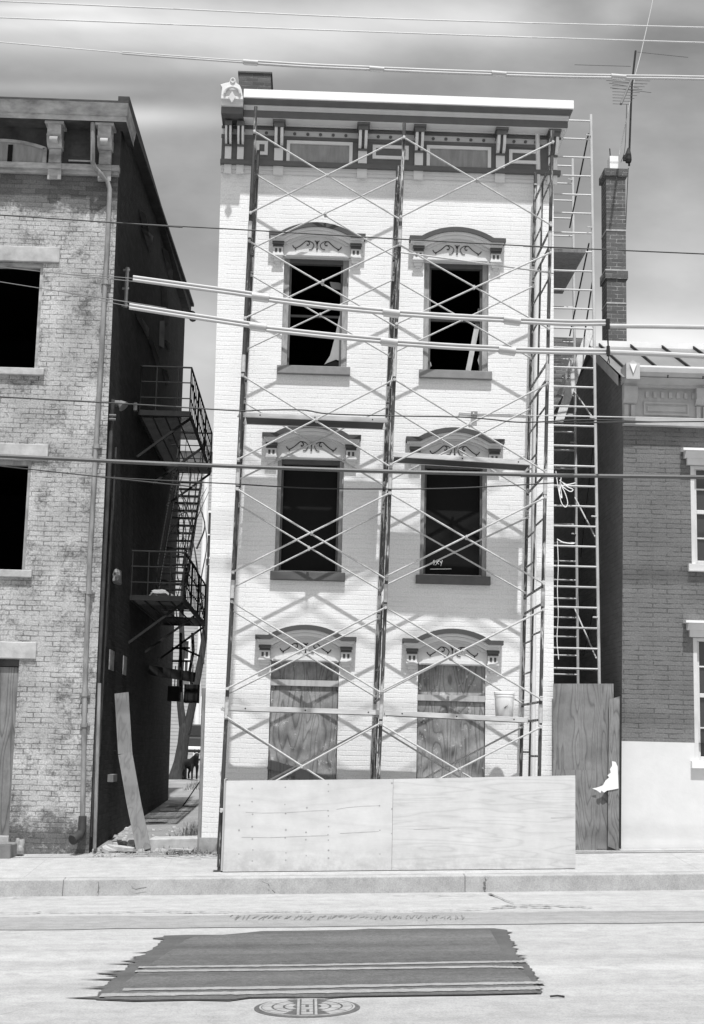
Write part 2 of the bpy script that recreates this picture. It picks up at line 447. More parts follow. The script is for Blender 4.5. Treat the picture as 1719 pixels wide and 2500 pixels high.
# asphalt patch, cut to its ragged outline
patch = [(392,2286),(470,2284),(545,2284),(600,2279),(640,2275),(740,2274),(860,2272),(900,2269),(960,2270),(1040,2268),(1120,2269),(1205,2268),(1240,2272),(1250,2282),(1246,2290),(1252,2302),(1247,2315),(1258,2325),(1275,2340),(1292,2355),(1312,2362),(1303,2372),(1308,2385),(1315,2400),(1332,2405),(1326,2412),(1325,2428),(1150,2432),(1000,2434),(860,2436),(790,2440),(700,2438),(610,2439),(560,2446),(470,2444),(330,2447),(260,2447),(235,2438),(215,2437),(240,2428),(205,2418),(240,2415),(260,2409),(235,2402),(270,2395),(250,2388),(285,2378),(325,2368),(345,2360),(280,2352),(330,2350),(270,2346),(340,2337),(300,2331),(355,2322),(385,2318),(375,2307),(410,2305),(360,2296),(395,2296),(315,2290),(390,2290)]
random.seed(11)
def lerp_side(tab, y):
    for (xa, ya), (xb, yb) in zip(tab, tab[1:]):
        if ya <= y <= yb: return xa+(xb-xa)*(y-ya)/(yb-ya)
    return tab[-1][0]
LT_ = [(400,2286),(388,2310),(352,2330),(328,2350),(298,2375),(268,2400),(246,2420),(236,2442)]
RT_ = [(1238,2272),(1247,2300),(1260,2330),(1283,2352),(1303,2375),(1313,2400),(1322,2428)]
rag = [(400,2286),(470,2284),(545,2284),(600,2279),(640,2275),(740,2274),(860,2272),(900,2269),(960,2270),(1040,2268),(1120,2269),(1205,2268),(1238,2272)]
y = 2273.5; k = 0
while y < 2427:                                          # brush marks run along the road, longer on the left
    b = lerp_side(RT_, y)
    rag.append((b+(random.uniform(6,34)*random.random() if random.random() < .3 else random.uniform(-4,4)), y)); y += random.uniform(1.0, 2.6)
rag += [(1322,2428),(1150,2432),(1000,2434),(860,2436),(790,2440),(700,2438),(610,2439),(560,2446),(470,2444),(330,2447),(236,2443)]
y = 2441
while y > 2287:
    b = lerp_side(LT_, y)
    rag.append((b-(20+70*random.random()**2 if random.random() < .2 else random.uniform(-6,6)), y)); y -= random.uniform(1.0, 2.6)
mb = MB(); mb.poly([rdp(x, y, .008) for x, y in rag]); struct('asphalt_patch_edge', mb, m_tar)
inner = [(478,2289),(560,2286),(640,2279),(900,2273.5),(1195,2272),(1212,2300),(1228,2330),(1255,2362),(1290,2388),(1302,2406),(1312,2428),(1150,2431.6),(860,2435.6),(790,2439),(700,2437.4),(610,2438.4),(560,2444.6),(470,2443),(330,2446),(252,2442),(292,2412),(352,2366),(385,2345),(430,2315),(452,2298)]
mb = MB(); mb.poly([rdp(x, y, .012) for x, y in inner]); struct('asphalt_patch', mb, m_patch)
mb = MB()
def stripe(pts, w, m=0, dz=.017):
    P = []
    for (xa, ya), (xb, yb) in zip(pts, pts[1:]):
        P += [Vector(rdp(xa+(xb-xa)*k/30, ya+(yb-ya)*k/30+random.uniform(-.35,.35), dz)) for k in range(30)]
    W_ = [w/2*random.uniform(.72,1.12) for _ in P]
    for a, b, wa, wb in zip(P, P[1:], W_, W_[1:]):
        mb.quad(a-Vector((0,wa,0)), b-Vector((0,wb,0)), b+Vector((0,wb,0)), a+Vector((0,wa,0)), m)
stripe([(338,2366),(700,2362),(1200,2353),(1290,2352)], .11); stripe([(330,2376),(700,2372),(1200,2365),(1280,2367)], .11)
stripe([(300,2421),(700,2416),(1200,2406),(1332,2404)], .12); stripe([(245,2435),(700,2428),(1200,2420),(1322,2417)], .14)
struct('road_marking', mb, m_line)

# manhole
mc = Vector(rdp(750, 2461, 0)); mr = .37
mt = thing('manhole_cover', 'round cast iron manhole cover with radiating brick pattern at the edge of the asphalt patch', 'manhole cover', mc)
mt.rotation_euler = (0, -.03, 0)
mb = MB(); mb.lathe((0,0,0), [(mr,-.02),(mr,.003),(mr-.015,.005),(mr-.05,.005)], 48); mb.build('cover_plate', m_iron2, mt, (0,0,0))
mb = MB()
mb.lathe((0,0,0), [(mr-.035,.004),(mr-.035,.010),(mr-.05,.010),(mr-.05,.004)], 48)
def arcpad(r0, r1, a0, a1):
    k = 5; pts = [(r0*math.cos(a0+(a1-a0)*i/k), r0*math.sin(a0+(a1-a0)*i/k)) for i in range(k+1)]
    pts += [(r1*math.cos(a1+(a0-a1)*i/k), r1*math.sin(a1+(a0-a1)*i/k)) for i in range(k+1)]
    mb.prism(pts, 'z', .004, .011)
for side in (0, math.pi):
    for j in range(3): arcpad(.17,.235, side-1.0+.68*j, side-1.0+.68*j+.6)
    for j in range(4): arcpad(.25,.315, side-1.05+.53*j, side-1.05+.53*j+.47)
    for j in range(2): arcpad(.10,.155, side-.75+.8*j, side-.75+.8*j+.7)
for u0, u1, v0, v1 in [(-.07,-.052,-.31,.31),(.052,.07,-.31,.31),(-.04,.04,.18,.3),(-.04,.04,.09,.16),(-.04,-.012,-.02,.06),(.012,.04,-.02,.06),(-.04,.04,-.09,-.04),(-.04,-.005,-.2,-.11),(.015,.04,-.2,-.11),(-.04,.04,-.29,-.22)]:
    mb.prism([(u0,v0),(u1,v0),(u1,v1),(u0,v1)], 'z', .004, .012)
mb.build('raised_pattern', m_ironl, mt, (0,0,0))
mb = MB(); p = Vector(rdp(1362, 2437, 0)); mb.path([p+Vector((-.055,0,.012)), p+Vector((0,.01,.016)), p+Vector((.05,.012,.01))], .007, 6)
tag(mb.build('stick', m_iron), 'short dark stick lying on the road right of the asphalt patch', 'stick')

# ================================================================== walls with openings
def wall_grid(mb, x0, x1, z0, z1, y, holes, depth, m=0, mr=0, fx=None, zextra=(), flip=False):
    xs = sorted(set([x0, x1]+[h[0] for h in holes]+[h[1] for h in holes]))
    zs = sorted(set([z0, z1]+[h[2] for h in holes]+[h[3] for h in holes]+list(zextra)))
    f = fx or (lambda x, z: x)
    for xa, xb in zip(xs, xs[1:]):
        for za, zb in zip(zs, zs[1:]):
            if any(h[0] <= xa and xb <= h[1] and h[2] <= za and zb <= h[3] for h in holes): continue
            mb.quad((f(xa,za),y,za),(f(xb,za),y,za),(f(xb,zb),y,zb),(f(xa,zb),y,zb), m)
    if depth:
        for (a, b, c, d) in holes:
            Y = y+depth
            mb.quad((a,y,c),(a,Y,c),(a,Y,d),(a,y,d),mr); mb.quad((b,y,c),(b,y,d),(b,Y,d),(b,Y,c),mr)
            mb.quad((a,y,d),(a,Y,d),(b,Y,d),(b,y,d),mr); mb.quad((a,y,c),(b,y,c),(b,Y,c),(a,Y,c),mr)

# ------------------------------------------------------------------ WHITE HOUSE
WX0, WX1, WT = -1.555, 3.48, 10.95
XC = (-.083, 2.016); HW = .485
rows = [(7.155, 8.835), (4.10, 5.765), (.42, 2.825)]
holes = [(xc-HW, xc+HW, a, b) for xc in XC for a, b in rows]
wh = thing('white_house', 'three storey white painted brick house behind the scaffold with six arched window hoods', 'house', (1, 0, .2))
mb = MB()
fxl = lambda x, z: (-1.46 - .0101*z) if x <= WX0+1e-6 else x
wall_grid(mb, WX0, WX1, -.3, WT, 0, holes, .28, 0, 0, fxl, zextra=(1,2,3.4,6.4,9.4,10))
D = 11.0
mb.quad((fxl(WX0,-.3),0,-.3),(fxl(WX0,WT),0,WT),(WX0,D,WT),(WX0+.09,D,-.3),1)
mb.quad((WX1,0,-.3),(WX1,D,-.3),(WX1,D,WT),(WX1,0,WT),1)
mb.quad((WX0,D,-.3),(WX1,D,-.3),(WX1,D,WT),(WX0,D,WT),0)
m_facside = brick('white_painted_brick_side', .72, .78, .66, swap=(1,2,0), rows=.069, bstr=.5, dirt=.1)
mb.build('wall', [m_facade, m_facside], wh)
mb = MB()                                              # rooms behind the openings, their dimness put into the wall colour
a, b = WX0+.35, WX1-.3
wall_grid(mb, a, b, 0, 10.9, .28, holes, 0)
mb.quad((a,.28,0),(a,.28,10.9),(a,6,10.9),(a,6,0)); mb.quad((b,.28,0),(b,.28,10.9),(b,6,10.9),(b,6,0)); mb.quad((a,6,0),(b,6,0),(b,6,10.9),(a,6,10.9))
for z in (.05,.3,3.25,3.45,6.3,6.5,9.3,9.5,10.9): mb.quad((a,.28,z),(b,.28,z),(b,6,z),(a,6,z))
mb.quad((.95,.28,0),(.95,.28,10.9),(.95,6,10.9),(.95,6,0))
mb.build('interior', m_inside, wh)
mb = MB(); mb.box(-1.49, WX1+.012, -.02, -.001, -.2, .33)
mb.build('plinth', m_rubble, wh)
mb = MB(); mb.prism([(-.3,11.15),(D,10.98),(D,10.9),(-.3,10.9)], 'x', WX0, WX1)
mb.build('roof', m_roofdark, wh)

# hood, built once and copied over all six openings
def arc_pts(hw, h, zb, k=16):            # arch from (-hw,zb) over (0,zb+h) to (hw,zb)
    r = (hw*hw+h*h)/(2*h); c = zb+h-r; t = math.asin(hw/r)
    return [(r*math.sin(-t+2*t*i/k), c+r*math.cos(-t+2*t*i/k)) for i in range(k+1)]
def hood_mesh():
    mb = MB()
    def band(x, hw, h, zt, th, y0, y1, m, dx=.0):
        up = [(-x, zt)] + arc_pts(hw, h, zt) + [(x, zt)]
        lo = [(x-dx, zt-th)] + list(reversed(arc_pts(hw-.03, h-.005, zt-th))) + [(-x+dx, zt-th)]
        mb.prism(up+lo, 'y', y0, y1, m)
    band(.72, .54, .155, .345, .062, -.17, 0, 0)
    band(.70, .53, .15, .283, .035, -.145, 0, 1, .02)
    band(.665, .50, .142, .248, .04, -.11, 0, 1, .02)
    band(.5, .46, .14, .208, .03, -.075, 0, 2)
    body = [(-.5,0)] + [(-.5,.178)] + arc_pts(.45, .135, .178) + [(.5,.178),(.5,0)]
    mb.prism(body, 'y', -.05, 0, 2)
    mb.prism([(-.46,0),(-.42,.05),(.42,.05),(.46,0)], 'y', -.105, -.05, 1)
    mb.box(-.47,.47,-.085,-.05,-.018,-.001,1)
    for s in (-1, 1):
        x0, x1 = sorted((s*.505, s*.655))
        mb.box(x0,x1,-.08,0,-.035,.205,1)
        mb.box(x0-.012,x1+.012,-.125,-.0805,.165,.206,0); mb.box(x0-.002,x1+.002,-.105,-.0805,.13,.1645,0)
        for q in (.03,.09): mb.box(x0+q,x0+q+.032,-.0835,-.0805,.045,.105,0)
        mb.box(x0+.015,x1-.015,-.06,0,-.085,-.0355,1); mb.box(x0-.01,x1+.01,-.095,-.0805,-.005,.018,1)
        mb.box(x0+.04,x1-.04,-.045,0,-.12,-.0855,1)
    return mb
def scroll_mesh():
    mb = MB(); y = -.057
    def P(l): return [(x, y, z) for x, z in l]
    for s in (-1, 1):
        main = [(s*.365,.165),(s*.345,.135),(s*.315,.125),(s*.25,.165),(s*.2,.21),(s*.165,.24),(s*.135,.235),(s*.115,.21),(s*.125,.18),(s*.145,.175),(s*.15,.19)]
        mb.path(spline(P(main), 5), .0065, 6)
        c2 = [(s*.165,.242),(s*.115,.24),(s*.07,.215),(s*.048,.18),(s*.06,.14),(s*.085,.115),(s*.12,.112)]
        mb.path(spline(P(c2), 5), .005, 6)
        mb.path(P([(s*.315,.127),(s*.32,.10)]), .009, 6)
        mb.path(P([(0,.19),(s*.016,.235),(s*.034,.25)]), .006, 6)
    mb.path(P([(0,.12),(0,.245)]), .006, 6)
    mb.path(P([(0,.105),(0,.128)]), .012, 8)
    return mb
m_hooddark = M('dark_hood_paint', .07, .6, .1, 6, bmp=.06)
hood_mats = [m_hooddark, m_trimlight, m_trimmid]
hood0 = None
for xc in XC:
    for i, (a, b) in enumerate(rows):
        L = Vector((xc, 0, b+.002)) - wh.location
        if hood0 is None:
            hood0 = hood_mesh().build('window_hood', hood_mats, wh, L)
            scroll_mesh().build('scroll_ornament', m_scroll, hood0)
        else: dup(hood0, L, wh)
# window frames
for ci, xc in enumerate(XC):
    for ri, (a, b) in enumerate(rows[:2]):
        mb = MB()
        x0, x1 = xc-HW, xc+HW
        jm = .085 if ri == 0 else .06
        mb.box(x0,x0+jm,.06,.16,a+.001,b); mb.box(x1-jm,x1,.06,.16,a+.001,b); mb.box(x0+jm,x1-jm,.06,.16,b-.07,b,1)
        mb.box(x0+jm,x0+jm+.03,.1,.2,a+.03,b-.07,1); mb.box(x1-jm-.03,x1-jm,.1,.2,a+.03,b-.07,1)
        mb.box(x0+jm,x1-jm,.08,.2,a+.001,a+.03,2)
        fr = mb.build('window_frame', [m_frame, m_silldark, m_lhstone], wh, bevel=.006)
        if ri == 0:
            mb = MB(); zc = (a+b)/2-.02
            mb.box(x0+jm+.03,x1-jm-.03,.14,.18,zc-.02,zc+.015)
            mb.build('sash_rail', m_iron, fr)
        mb = MB()
        mb.box(x0-.055,x1+.055,-.07,.06,a-.125,a)
        mb.build('window_sill', m_sill if ri == 0 else m_silldark, fr, bevel=.008)
        if ri == 1:
            mb = MB(); mb.box(x0+jm+.031,x1-jm-.031,.17,.18,a+.031,b-.071)
            pn = mb.build('black_sheet', m_black, fr)
            if ci == 1:
                mb = MB()
                def ck(x, y): p = at(x, y, .165); return p
                mb.path([ck(1050,1389.5), ck(1102,1389)], .006, 6)
                for st in [[(1052,1376),(1054,1376)],[(1057,1372),(1060,1368),(1063,1371),(1058,1379),(1065,1379)],[(1068,1366),(1066,1378)],[(1073,1369),(1067,1373),(1072,1378)],[(1074,1370),(1077,1375)],[(1080,1368),(1076,1382)]]:
                    mb.path([ck(*q) for q in st], .0055, 5)
                mb.build('chalk_writing', m_chalk, pn)
# torn plastic in the upper left window, curl at its corner
mb = MB(); P = lambda x, y, Y=.12: at(x, y, Y)
mb.poly([P(829,770),(P(833,800)),P(838,890),P(832,882),P(820,878),P(800,886),P(792,890),P(806,868),P(816,830)])
mb.poly([P(792,891),P(806,868),P(815,880),P(836,888),P(834,897),P(812,893)], 1)
o = mb.build('torn_sheet', [m_brown, m_black], wh); s_ = o.modifiers.new('s', 'SOLIDIFY'); s_.thickness = .008
mb = MB(); mb.poly([P(697,868),P(699,893),P(706,896),P(702,888)]); mb.build('torn_sheet', m_brown, wh)
for pts in ([P(1039,870),P(1052,885),P(1054,893),P(1046,902),P(1039,903)], [P(1172,860),P(1166,880),P(1170,893),P(1180,905),P(1182,850)]):
    mb = MB(); mb.poly(pts); mb.build('torn_sheet', m_brown, wh)
mb = MB(); q = [(875,688),(898,690),(912,700),(905,708),(880,705)]
mb.poly([P(x-70,y,.3) for x, y in q]); mb.build('peeling_plaster', m_brown, wh)
mb = MB(); mb.beam(at(1143,905,.13), at(1173,755,.22), .03, .075, (1,0,0)); mb.build('leaning_stick', m_boardlight, wh)
# boarded bottom openings
for ci, xc in enumerate(XC):
    x0, x1 = xc-HW, xc+HW
    mb = MB(); zt = 2.545 if ci == 0 else 2.51
    mb.box(x0+.01,x1-.01,.03,.055,.43,zt-.14,0)
    mb.box(x0+.005,x1-.005,.055,.08,zt-.139,2.82,0)
    fr = mb.build('boarded_panel', m_plyold, wh)
    zz = F(740,1668,.02)[1] if ci == 0 else F(1100,1705,.02)[1]
    mb = MB(); mb.box(x0+.005,x1-.005,.0,.054,zz-.04,zz+.045); mb.build('crossbar', m_boardlight, fr)
mb = MB()
mb.beam((*[at(655,1865,-.02)][0],), at(825,1915,-.02), .03, .13); mb.build('slanted_board', m_board, wh)
for xc in XC:
    mb = MB(); mb.box(xc-.53,xc+.53,-.06,.1,.36,.42); mb.build('door_sill', m_silldark, wh)

# cornice
cor = MB()
cx0, cx1 = -1.235, 3.48
def cbox(x0, x1, y, z0, z1, m): cor.box(x0, x1, y, 0.0, z0, z1, m)
prof = [(-.53,11.26),(-.53,11.125)]
def run(pts, m, x0=cx0, x1=cx1, ret=True):       # profile (y,z) swept along the front, mitred at the right end
    e = lambda y: x1 + (-y)*.40
    for (ya, za), (yb, zb) in zip(pts, pts[1:]):
        cor.quad((x0,ya,za),(e(ya),ya,za),(e(yb),yb,zb),(x0,yb,zb), m)
        cor.quad((e(ya),ya,za),(e(ya),.6,za),(e(yb),.6,zb),(e(yb),yb,zb), m)
run([(-.525,11.24),(-.53,11.235),(-.53,11.112),(-.51,11.105)], 3)
run([(-.51,11.105),(-.50,11.085),(-.44,11.055),(-.41,11.045)], 0)
run([(-.41,11.045),(-.41,11.03),(-.40,11.02),(-.40,10.985),(-.385,10.975)], 2)
run([(-.385,10.975),(-.375,10.965),(-.375,10.88),(-.36,10.87)], 0)
run([(-.36,10.87),(-.13,10.87)], 1)
run([(-.13,10.87),(-.13,10.855),(-.115,10.855)], 2)
cor.quad((cx0,-.525,11.24),(cx1+.21,-.525,11.24),(cx1+.21,.6,11.25),(cx0,.6,11.25),1)
cor.quad((cx0,-.53,11.235),(cx0,-.1,11.235),(cx0,-.1,10.87),(cx0,-.4,10.95),0)
cor.box(WX0+.01, WX1+.02, -.06, -.002, 10.31, 10.87, 2)                     # frieze board
cornice = cor.build('cornice', [m_trimdark, m_trimlight, m_trimmid, M('white_fascia_paint', .78, .6, .05, 6)], wh)
mb = MB()
mb.box(WX0-.02, WX1+.10, -.09, -.0605, 10.815, 10.85); mb.box(WX0-.02, WX1+.05, -.085, -.0605, 10.66, 10.715)
mb.box(WX0-.02, WX1+.09, -.11, -.002, 10.24, 10.309)
mb.box(WX0-.01, WX1+.01, -.08, -.0605, 10.31, 10.659)
mb.build('frieze_band', m_trimdark, wh)
mb = MB()
mb.box(WX0-.01, WX1+.02, -.05, -.002, 10.18, 10.239); mb.box(WX0-.01, WX1+.01, -.03, -.002, 10.13, 10.179)
mb.build('frieze_moulding', m_trimlight, wh)
bxs = [557, 587, 680.5, 885.5, 1023, 1222, 1350]
bw = [.055, .055, .075, .075, .072, .075, .075]
def bracket(xc, w):
    mb = MB()
    if w > .06: mb.box(xc-w-.02, xc+w+.02, -.34, -.06, 10.835, 10.868, 0)
    mb.box(xc-w, xc+w, -.31, -.06, 10.765, 10.834, 0)
    for s in (-1, 1):                                      # two scrolled cheeks with a dark slot between
        x0, x1 = (xc-w*.86, xc-w*.3) if s < 0 else (xc+w*.3, xc+w*.86)
        mb.prism([(-.29,10.765),(-.27,10.64),(-.2,10.56),(-.13,10.53),(-.0805,10.53),(-.0805,10.765)], 'x', x0, x1, 1)
    mb.prism([(-.25,10.765),(-.2,10.63),(-.12,10.55),(-.0805,10.55),(-.0805,10.765)], 'x', xc-w*.29, xc+w*.29, 0)
    mb.box(xc-w*.9, xc+w*.9, -.15, -.0805, 10.508, 10.53, 0)
    mb.box(xc-w*.88, xc+w*.88, -.12, -.0805, 10.312, 10.507, 1)
    mb.box(xc-w*1.0, xc+w*1.0, -.075, -.0505, 10.10, 10.239, 1)
    return mb
for x, w in zip(bxs, bw):
    bracket(F(x, 370, -.12)[0], w).build('bracket', [m_trimdark, m_trimlight], wh)
# frieze panels: small blind ones and two attic windows with cloth behind
def panel(xa, xb, ya, yb, fill, wid=.05):
    x0 = F(xa, 365, -.09)[0]; x1 = F(xb, 365, -.09)[0]; z0, z1 = yb, ya
    mb = MB()
    mb.box(x0,x1,-.105,-.0805,z1-wid,z1,0); mb.box(x0,x0+wid,-.105,-.0805,z0,z1-wid,0); mb.box(x1-wid,x1,-.105,-.0805,z0,z1-wid,0)
    if fill is None: mb.box(x0+wid,x1-wid,-.105,-.0805,z0,z0+wid,0)
    mb.box(x0+wid,x1-wid,-.083,-.0805,z0+(.0 if fill else wid),z1-wid,1)
    mb.build('attic_window' if fill else 'frieze_panel', [m_trimlight, fill or m_trimdark], wh)
panel(625, 654, 10.62, 10.40, None); panel(910, 998, 10.62, 10.40, None); panel(1243, 1318, 10.62, 10.40, None)
panel(700, 861, 10.645, 10.315, m_curtain); panel(1042, 1199, 10.645, 10.315, m_curtain)
for x in [628,651,720,752,783,814,845,924,954,986,1058,1089,1119,1150,1181,1255,1283,1308]:
    px_, pz_ = F(x, 316, -.06)
    mb = MB(); mb.prism([(px_+.024*math.cos(t*math.pi/8), 10.765+.024*math.sin(t*math.pi/8)) for t in range(16)], 'y', -.072, -.0605)
    mb.build('frieze_boss', m_trimdark, wh)
# end block with its shell crest
x0, x1 = -1.565, -1.24
mb = MB()
mb.box(x0,x1,-.58,.2,11.045,11.10,1)
oz = 11.10
crest = [(x0+.0,oz),(x0+.01,oz+.12),(x0-.02,oz+.17),(x0+.06,oz+.2),(x0+.11,oz+.21),(x0+.13,oz+.27),(x0+.165,oz+.29),(x0+.2,oz+.27),(x0+.22,oz+.2),(x0+.27,oz+.17),(x0+.30,oz+.1),(x0+.32,oz)]
mb.prism(crest, 'y', -.58, -.44, 1)
mb.path([(x0+.165+.030*math.cos(t*math.pi/8), -.585, oz+.235+.035*math.sin(t*math.pi/8)) for t in range(16)], .014, 6, 2, True)
mb.path(spline([(x0+.05,-.59,oz+.02),(x0+.08,-.6,oz+.09),(x0+.165,-.61,oz+.12),(x0+.25,-.6,oz+.09),(x0+.28,-.59,oz+.02)]), .022, 6, 2)
mb.prism([(x0+.11,oz-.05),(x0+.165,oz+.05),(x0+.22,oz-.05),(x0+.165,oz-.14)], 'y', -.63, -.6, 2)
mb.box(x0,x1,-.52,.2,10.975,11.049,1); mb.box(x0,x1,-.47,.2,10.87,10.974,0)
mb.build('end_block', [m_trimdark, m_trimlight, m_trimmid], wh, bevel=.008)
# roof chimney
cx_a, cz_a = F(584, 178, 3.0); cx_b, _ = F(662, 178, 3.0)
mb = MB(); mb.box(cx_a, cx_b, 3.0, 3.6, 10.9, cz_a, 0); mb.box(cx_a-.02, cx_b+.02, 2.98, 3.62, cz_a, cz_a+.03, 0)
mb.build('chimney', m_chimdark, wh)
# right downspout
mb = MB()
pts = [at(1312,303,-.12)] + [at(x, y, -.07) for x, y in ((1314,420),(1311,700),(1306,1100),(1303,1500),(1301,1900))]; pts.append(pts[-1]+Vector((0,0,-1.0)))
mb.path(pts, .036, 10); mb.build('downspout', m_trimlight, wh, smooth=True)
# small electrical box with cable
mb = MB(); p = at(1158,1010,-.03); mb.box(p.x-.045,p.x+.045,-.06,-.002,p.z-.03,p.z+.03); mb.box(p.x-.02,p.x-.005,-.065,-.0605,p.z-.01,p.z+.01,1)
mb.path([at(1120,1016,-.01), at(1121,1008,-.01), p+Vector((-.04,.02,0))], .006, 5); mb.path([p+Vector((.04,.02,0)), at(1205,1011,-.01), at(1300,1014,-.01)], .006, 5)
mb.build('junction_box', [m_sill, m_white], wh)
# corner pipe by the alley
mb = MB(); pt = at(494, 1680, .06); mb.path([(fxl(-9,pt.z)-.03,.04,pt.z),(fxl(-9,1.2)-.026,.05,1.2),(fxl(-9,.05)-.03,.04,.05)], .027, 8)
mb.build('corner_pipe', m_pipe, wh)

# ------------------------------------------------------------------ LEFT HOUSE
LX1, LX0, LT = -3.06, -9.0, 11.0
lh = thing('brick_house', 'tall brick house with worn whitewash and peeling bracketed cornice at the left of the alley', 'house', (-5, 0, 0))
def lfx(x, z): return x + (-.0086*(z-5)) if x >= LX1-1e-6 else x
lrows = [(7.0, 8.62), (4.02, 5.62), (.30, 2.745)]
lwx = (-5.2, -4.14)
lholes = [(lwx[0], lwx[1], a, b) for a, b in lrows] + [(-8.2, -7.2, a, b) for a, b in lrows]
fz = 10.05
mb = MB()
wall_grid(mb, LX0, LX1, -.4, LT, 0, lholes, .25, 0, 0, lfx, zextra=(1.5,3.3,6.3,9.4))
LD = 11.2
def side(y0, y1, z0, z1, m): mb.quad((lfx(LX1,z0),y0,z0),(lfx(LX1,z0),y1,z0),(lfx(LX1,z1),y1,z1),(lfx(LX1,z1),y0,z1), m)
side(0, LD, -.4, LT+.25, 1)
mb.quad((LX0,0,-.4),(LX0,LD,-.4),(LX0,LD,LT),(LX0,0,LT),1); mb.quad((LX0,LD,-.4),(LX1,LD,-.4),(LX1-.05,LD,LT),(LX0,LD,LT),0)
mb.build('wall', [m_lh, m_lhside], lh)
mb = MB(); a, b = LX0+.3, LX1-.35
wall_grid(mb, a, b, 0, 10.9, .25, lholes, 0)
mb.quad((a,.25,0),(a,.25,10.9),(a,7,10.9),(a,7,0)); mb.quad((b,.25,0),(b,.25,10.9),(b,7,10.9),(b,7,0)); mb.quad((a,7,0),(b,7,0),(b,7,10.9),(a,7,10.9))
for z in (.02,3.3,3.5,6.3,6.5,9.4,10.9): mb.quad((a,.25,z),(b,.25,z),(b,7,z),(a,7,z))
mb.build('interior', m_inside, lh)
# side wall bulges, paler so their colour paints in slivers of grazing sun
m_palegrey = M('sliver_fixture_grey', .16, .9, .3, 3)
for (xa, ya, xb, yb, w) in [(353,520,369,598,7),(358,560,372,585,4),(408,610,421,672,6),(404,700,410,790,3),(410,830,417,850,4),(342,770,362,810,6),(372,830,389,890,7),(398,845,400,790,3),(405,900,412,935,4)]:
    p = atX(xa, ya, LX1+.03); q = atX(xb, yb, LX1+.03)
    dy = w*.05
    mb = MB(); mb.hexa([(LX1-.1,p.y-dy,p.z),(LX1+.06,p.y-dy*.2,p.z-.05),(LX1+.0,p.y+dy,p.z),(LX1-.1,p.y+dy,p.z),(LX1-.1,q.y-dy,q.z),(LX1+.05,q.y-dy*.2,q.z+.05),(LX1+.0,q.y+dy,q.z),(LX1-.1,q.y+dy,q.z)]); mb.build('sunlit_bulge', m_palegrey, lh)

# lintels and sills
for wx in (lwx, (-8.2, -7.2)):
    for i, (a, b) in enumerate(lrows):
        mb = MB(); x0, x1 = wx
        lo = .03
        mb.box(x0-.22, x1+.235, -.035, .12, b+.005, b+.245); mb.build('lintel', m_lhstone, lh, bevel=.012)
        if i < 2:
            mb = MB(); mb.box(x0+.0, x0+.05, .04, .14, a, b); mb.box(x1-.05, x1, .04, .14, a, b); mb.box(x0+.05, x1-.05, .04, .14, b-.06, b)
            fr = mb.build('window_frame', m_lhtrim if i == 0 else m_frame, lh)
            mb = MB(); mb.box(x0-.1, x1+.11, -.06, .06, a-.11, a-.002); mb.build('window_sill', m_lhstone, fr, bevel=.01)
        else:
            mb = MB(); mb.box(x0, x1, .05, .07, a, b-.11); fr = mb.build('boarded_panel', m_lhply, lh)
            mb = MB(); mb.box(x0, x1, .02, .12, b-.1, b); mb.build('panel_head', m_lhtrimd, fr)
            mb = MB(); mb.box(x0-.06, x1+.01, -.04, .1, a-.2, a-.002); mb.build('threshold', m_rubble, lh, bevel=.01)
p = at(62, 2098, -.12)
mb = MB(); zs_ = swz(-4.4, -.4)
mb.hexa([(-5.5,-.42,zs_-.1),(-4.02,-.42,zs_-.1),(-3.95,-.045,zs_-.1),(-5.5,-.045,zs_-.1),(-5.5,-.42,.21),(-4.02,-.42,.21),(-3.95,-.045,.22),(-5.5,-.045,.22)])
mb.build('door_step', M('stone_step', .20, .9, .2, 5, bmp=.3, bscale=25), lh, bevel=.015)
# cornice of the left house
mb = MB()
cxr = -2.93
def lrun(pts, m):
    e = lambda y: LX1 - .02 + (-y)*.28
    for (ya, za), (yb, zb) in zip(pts, pts[1:]):
        mb.quad((LX0,ya,za),(e(ya),ya,za),(e(yb),yb,zb),(LX0,yb,zb), m)
        mb.quad((e(ya),ya,za),(e(ya),.5,za),(e(yb),.5,zb),(e(yb),yb,zb), m)
Zt = F(200, 244, -.5)[1]
lrun([(-.3,Zt+.02),(-.52,Zt),(-.52,Zt-.035)], 1)
lrun([(-.52,Zt-.035),(-.50,Zt-.05),(-.46,Zt-.14),(-.42,Zt-.175)], 0)
lrun([(-.42,Zt-.175),(-.42,Zt-.19),(-.40,Zt-.19),(-.40,Zt-.275)], 0)
lrun([(-.40,Zt-.275),(-.06,Zt-.275)], 1)
mb.box(LX0, LX1-.03, -.06, -.002, Zt-.84, Zt-.276, 1)
mb.box(LX0, LX1-.02, -.13, -.002, Zt-.93, Zt-.845, 0); mb.box(LX0, LX1-.03, -.07, -.002, Zt-.98, Zt-.931, 0)
mb.build('cornice', [m_lhtrim, m_lhtrimd], lh)
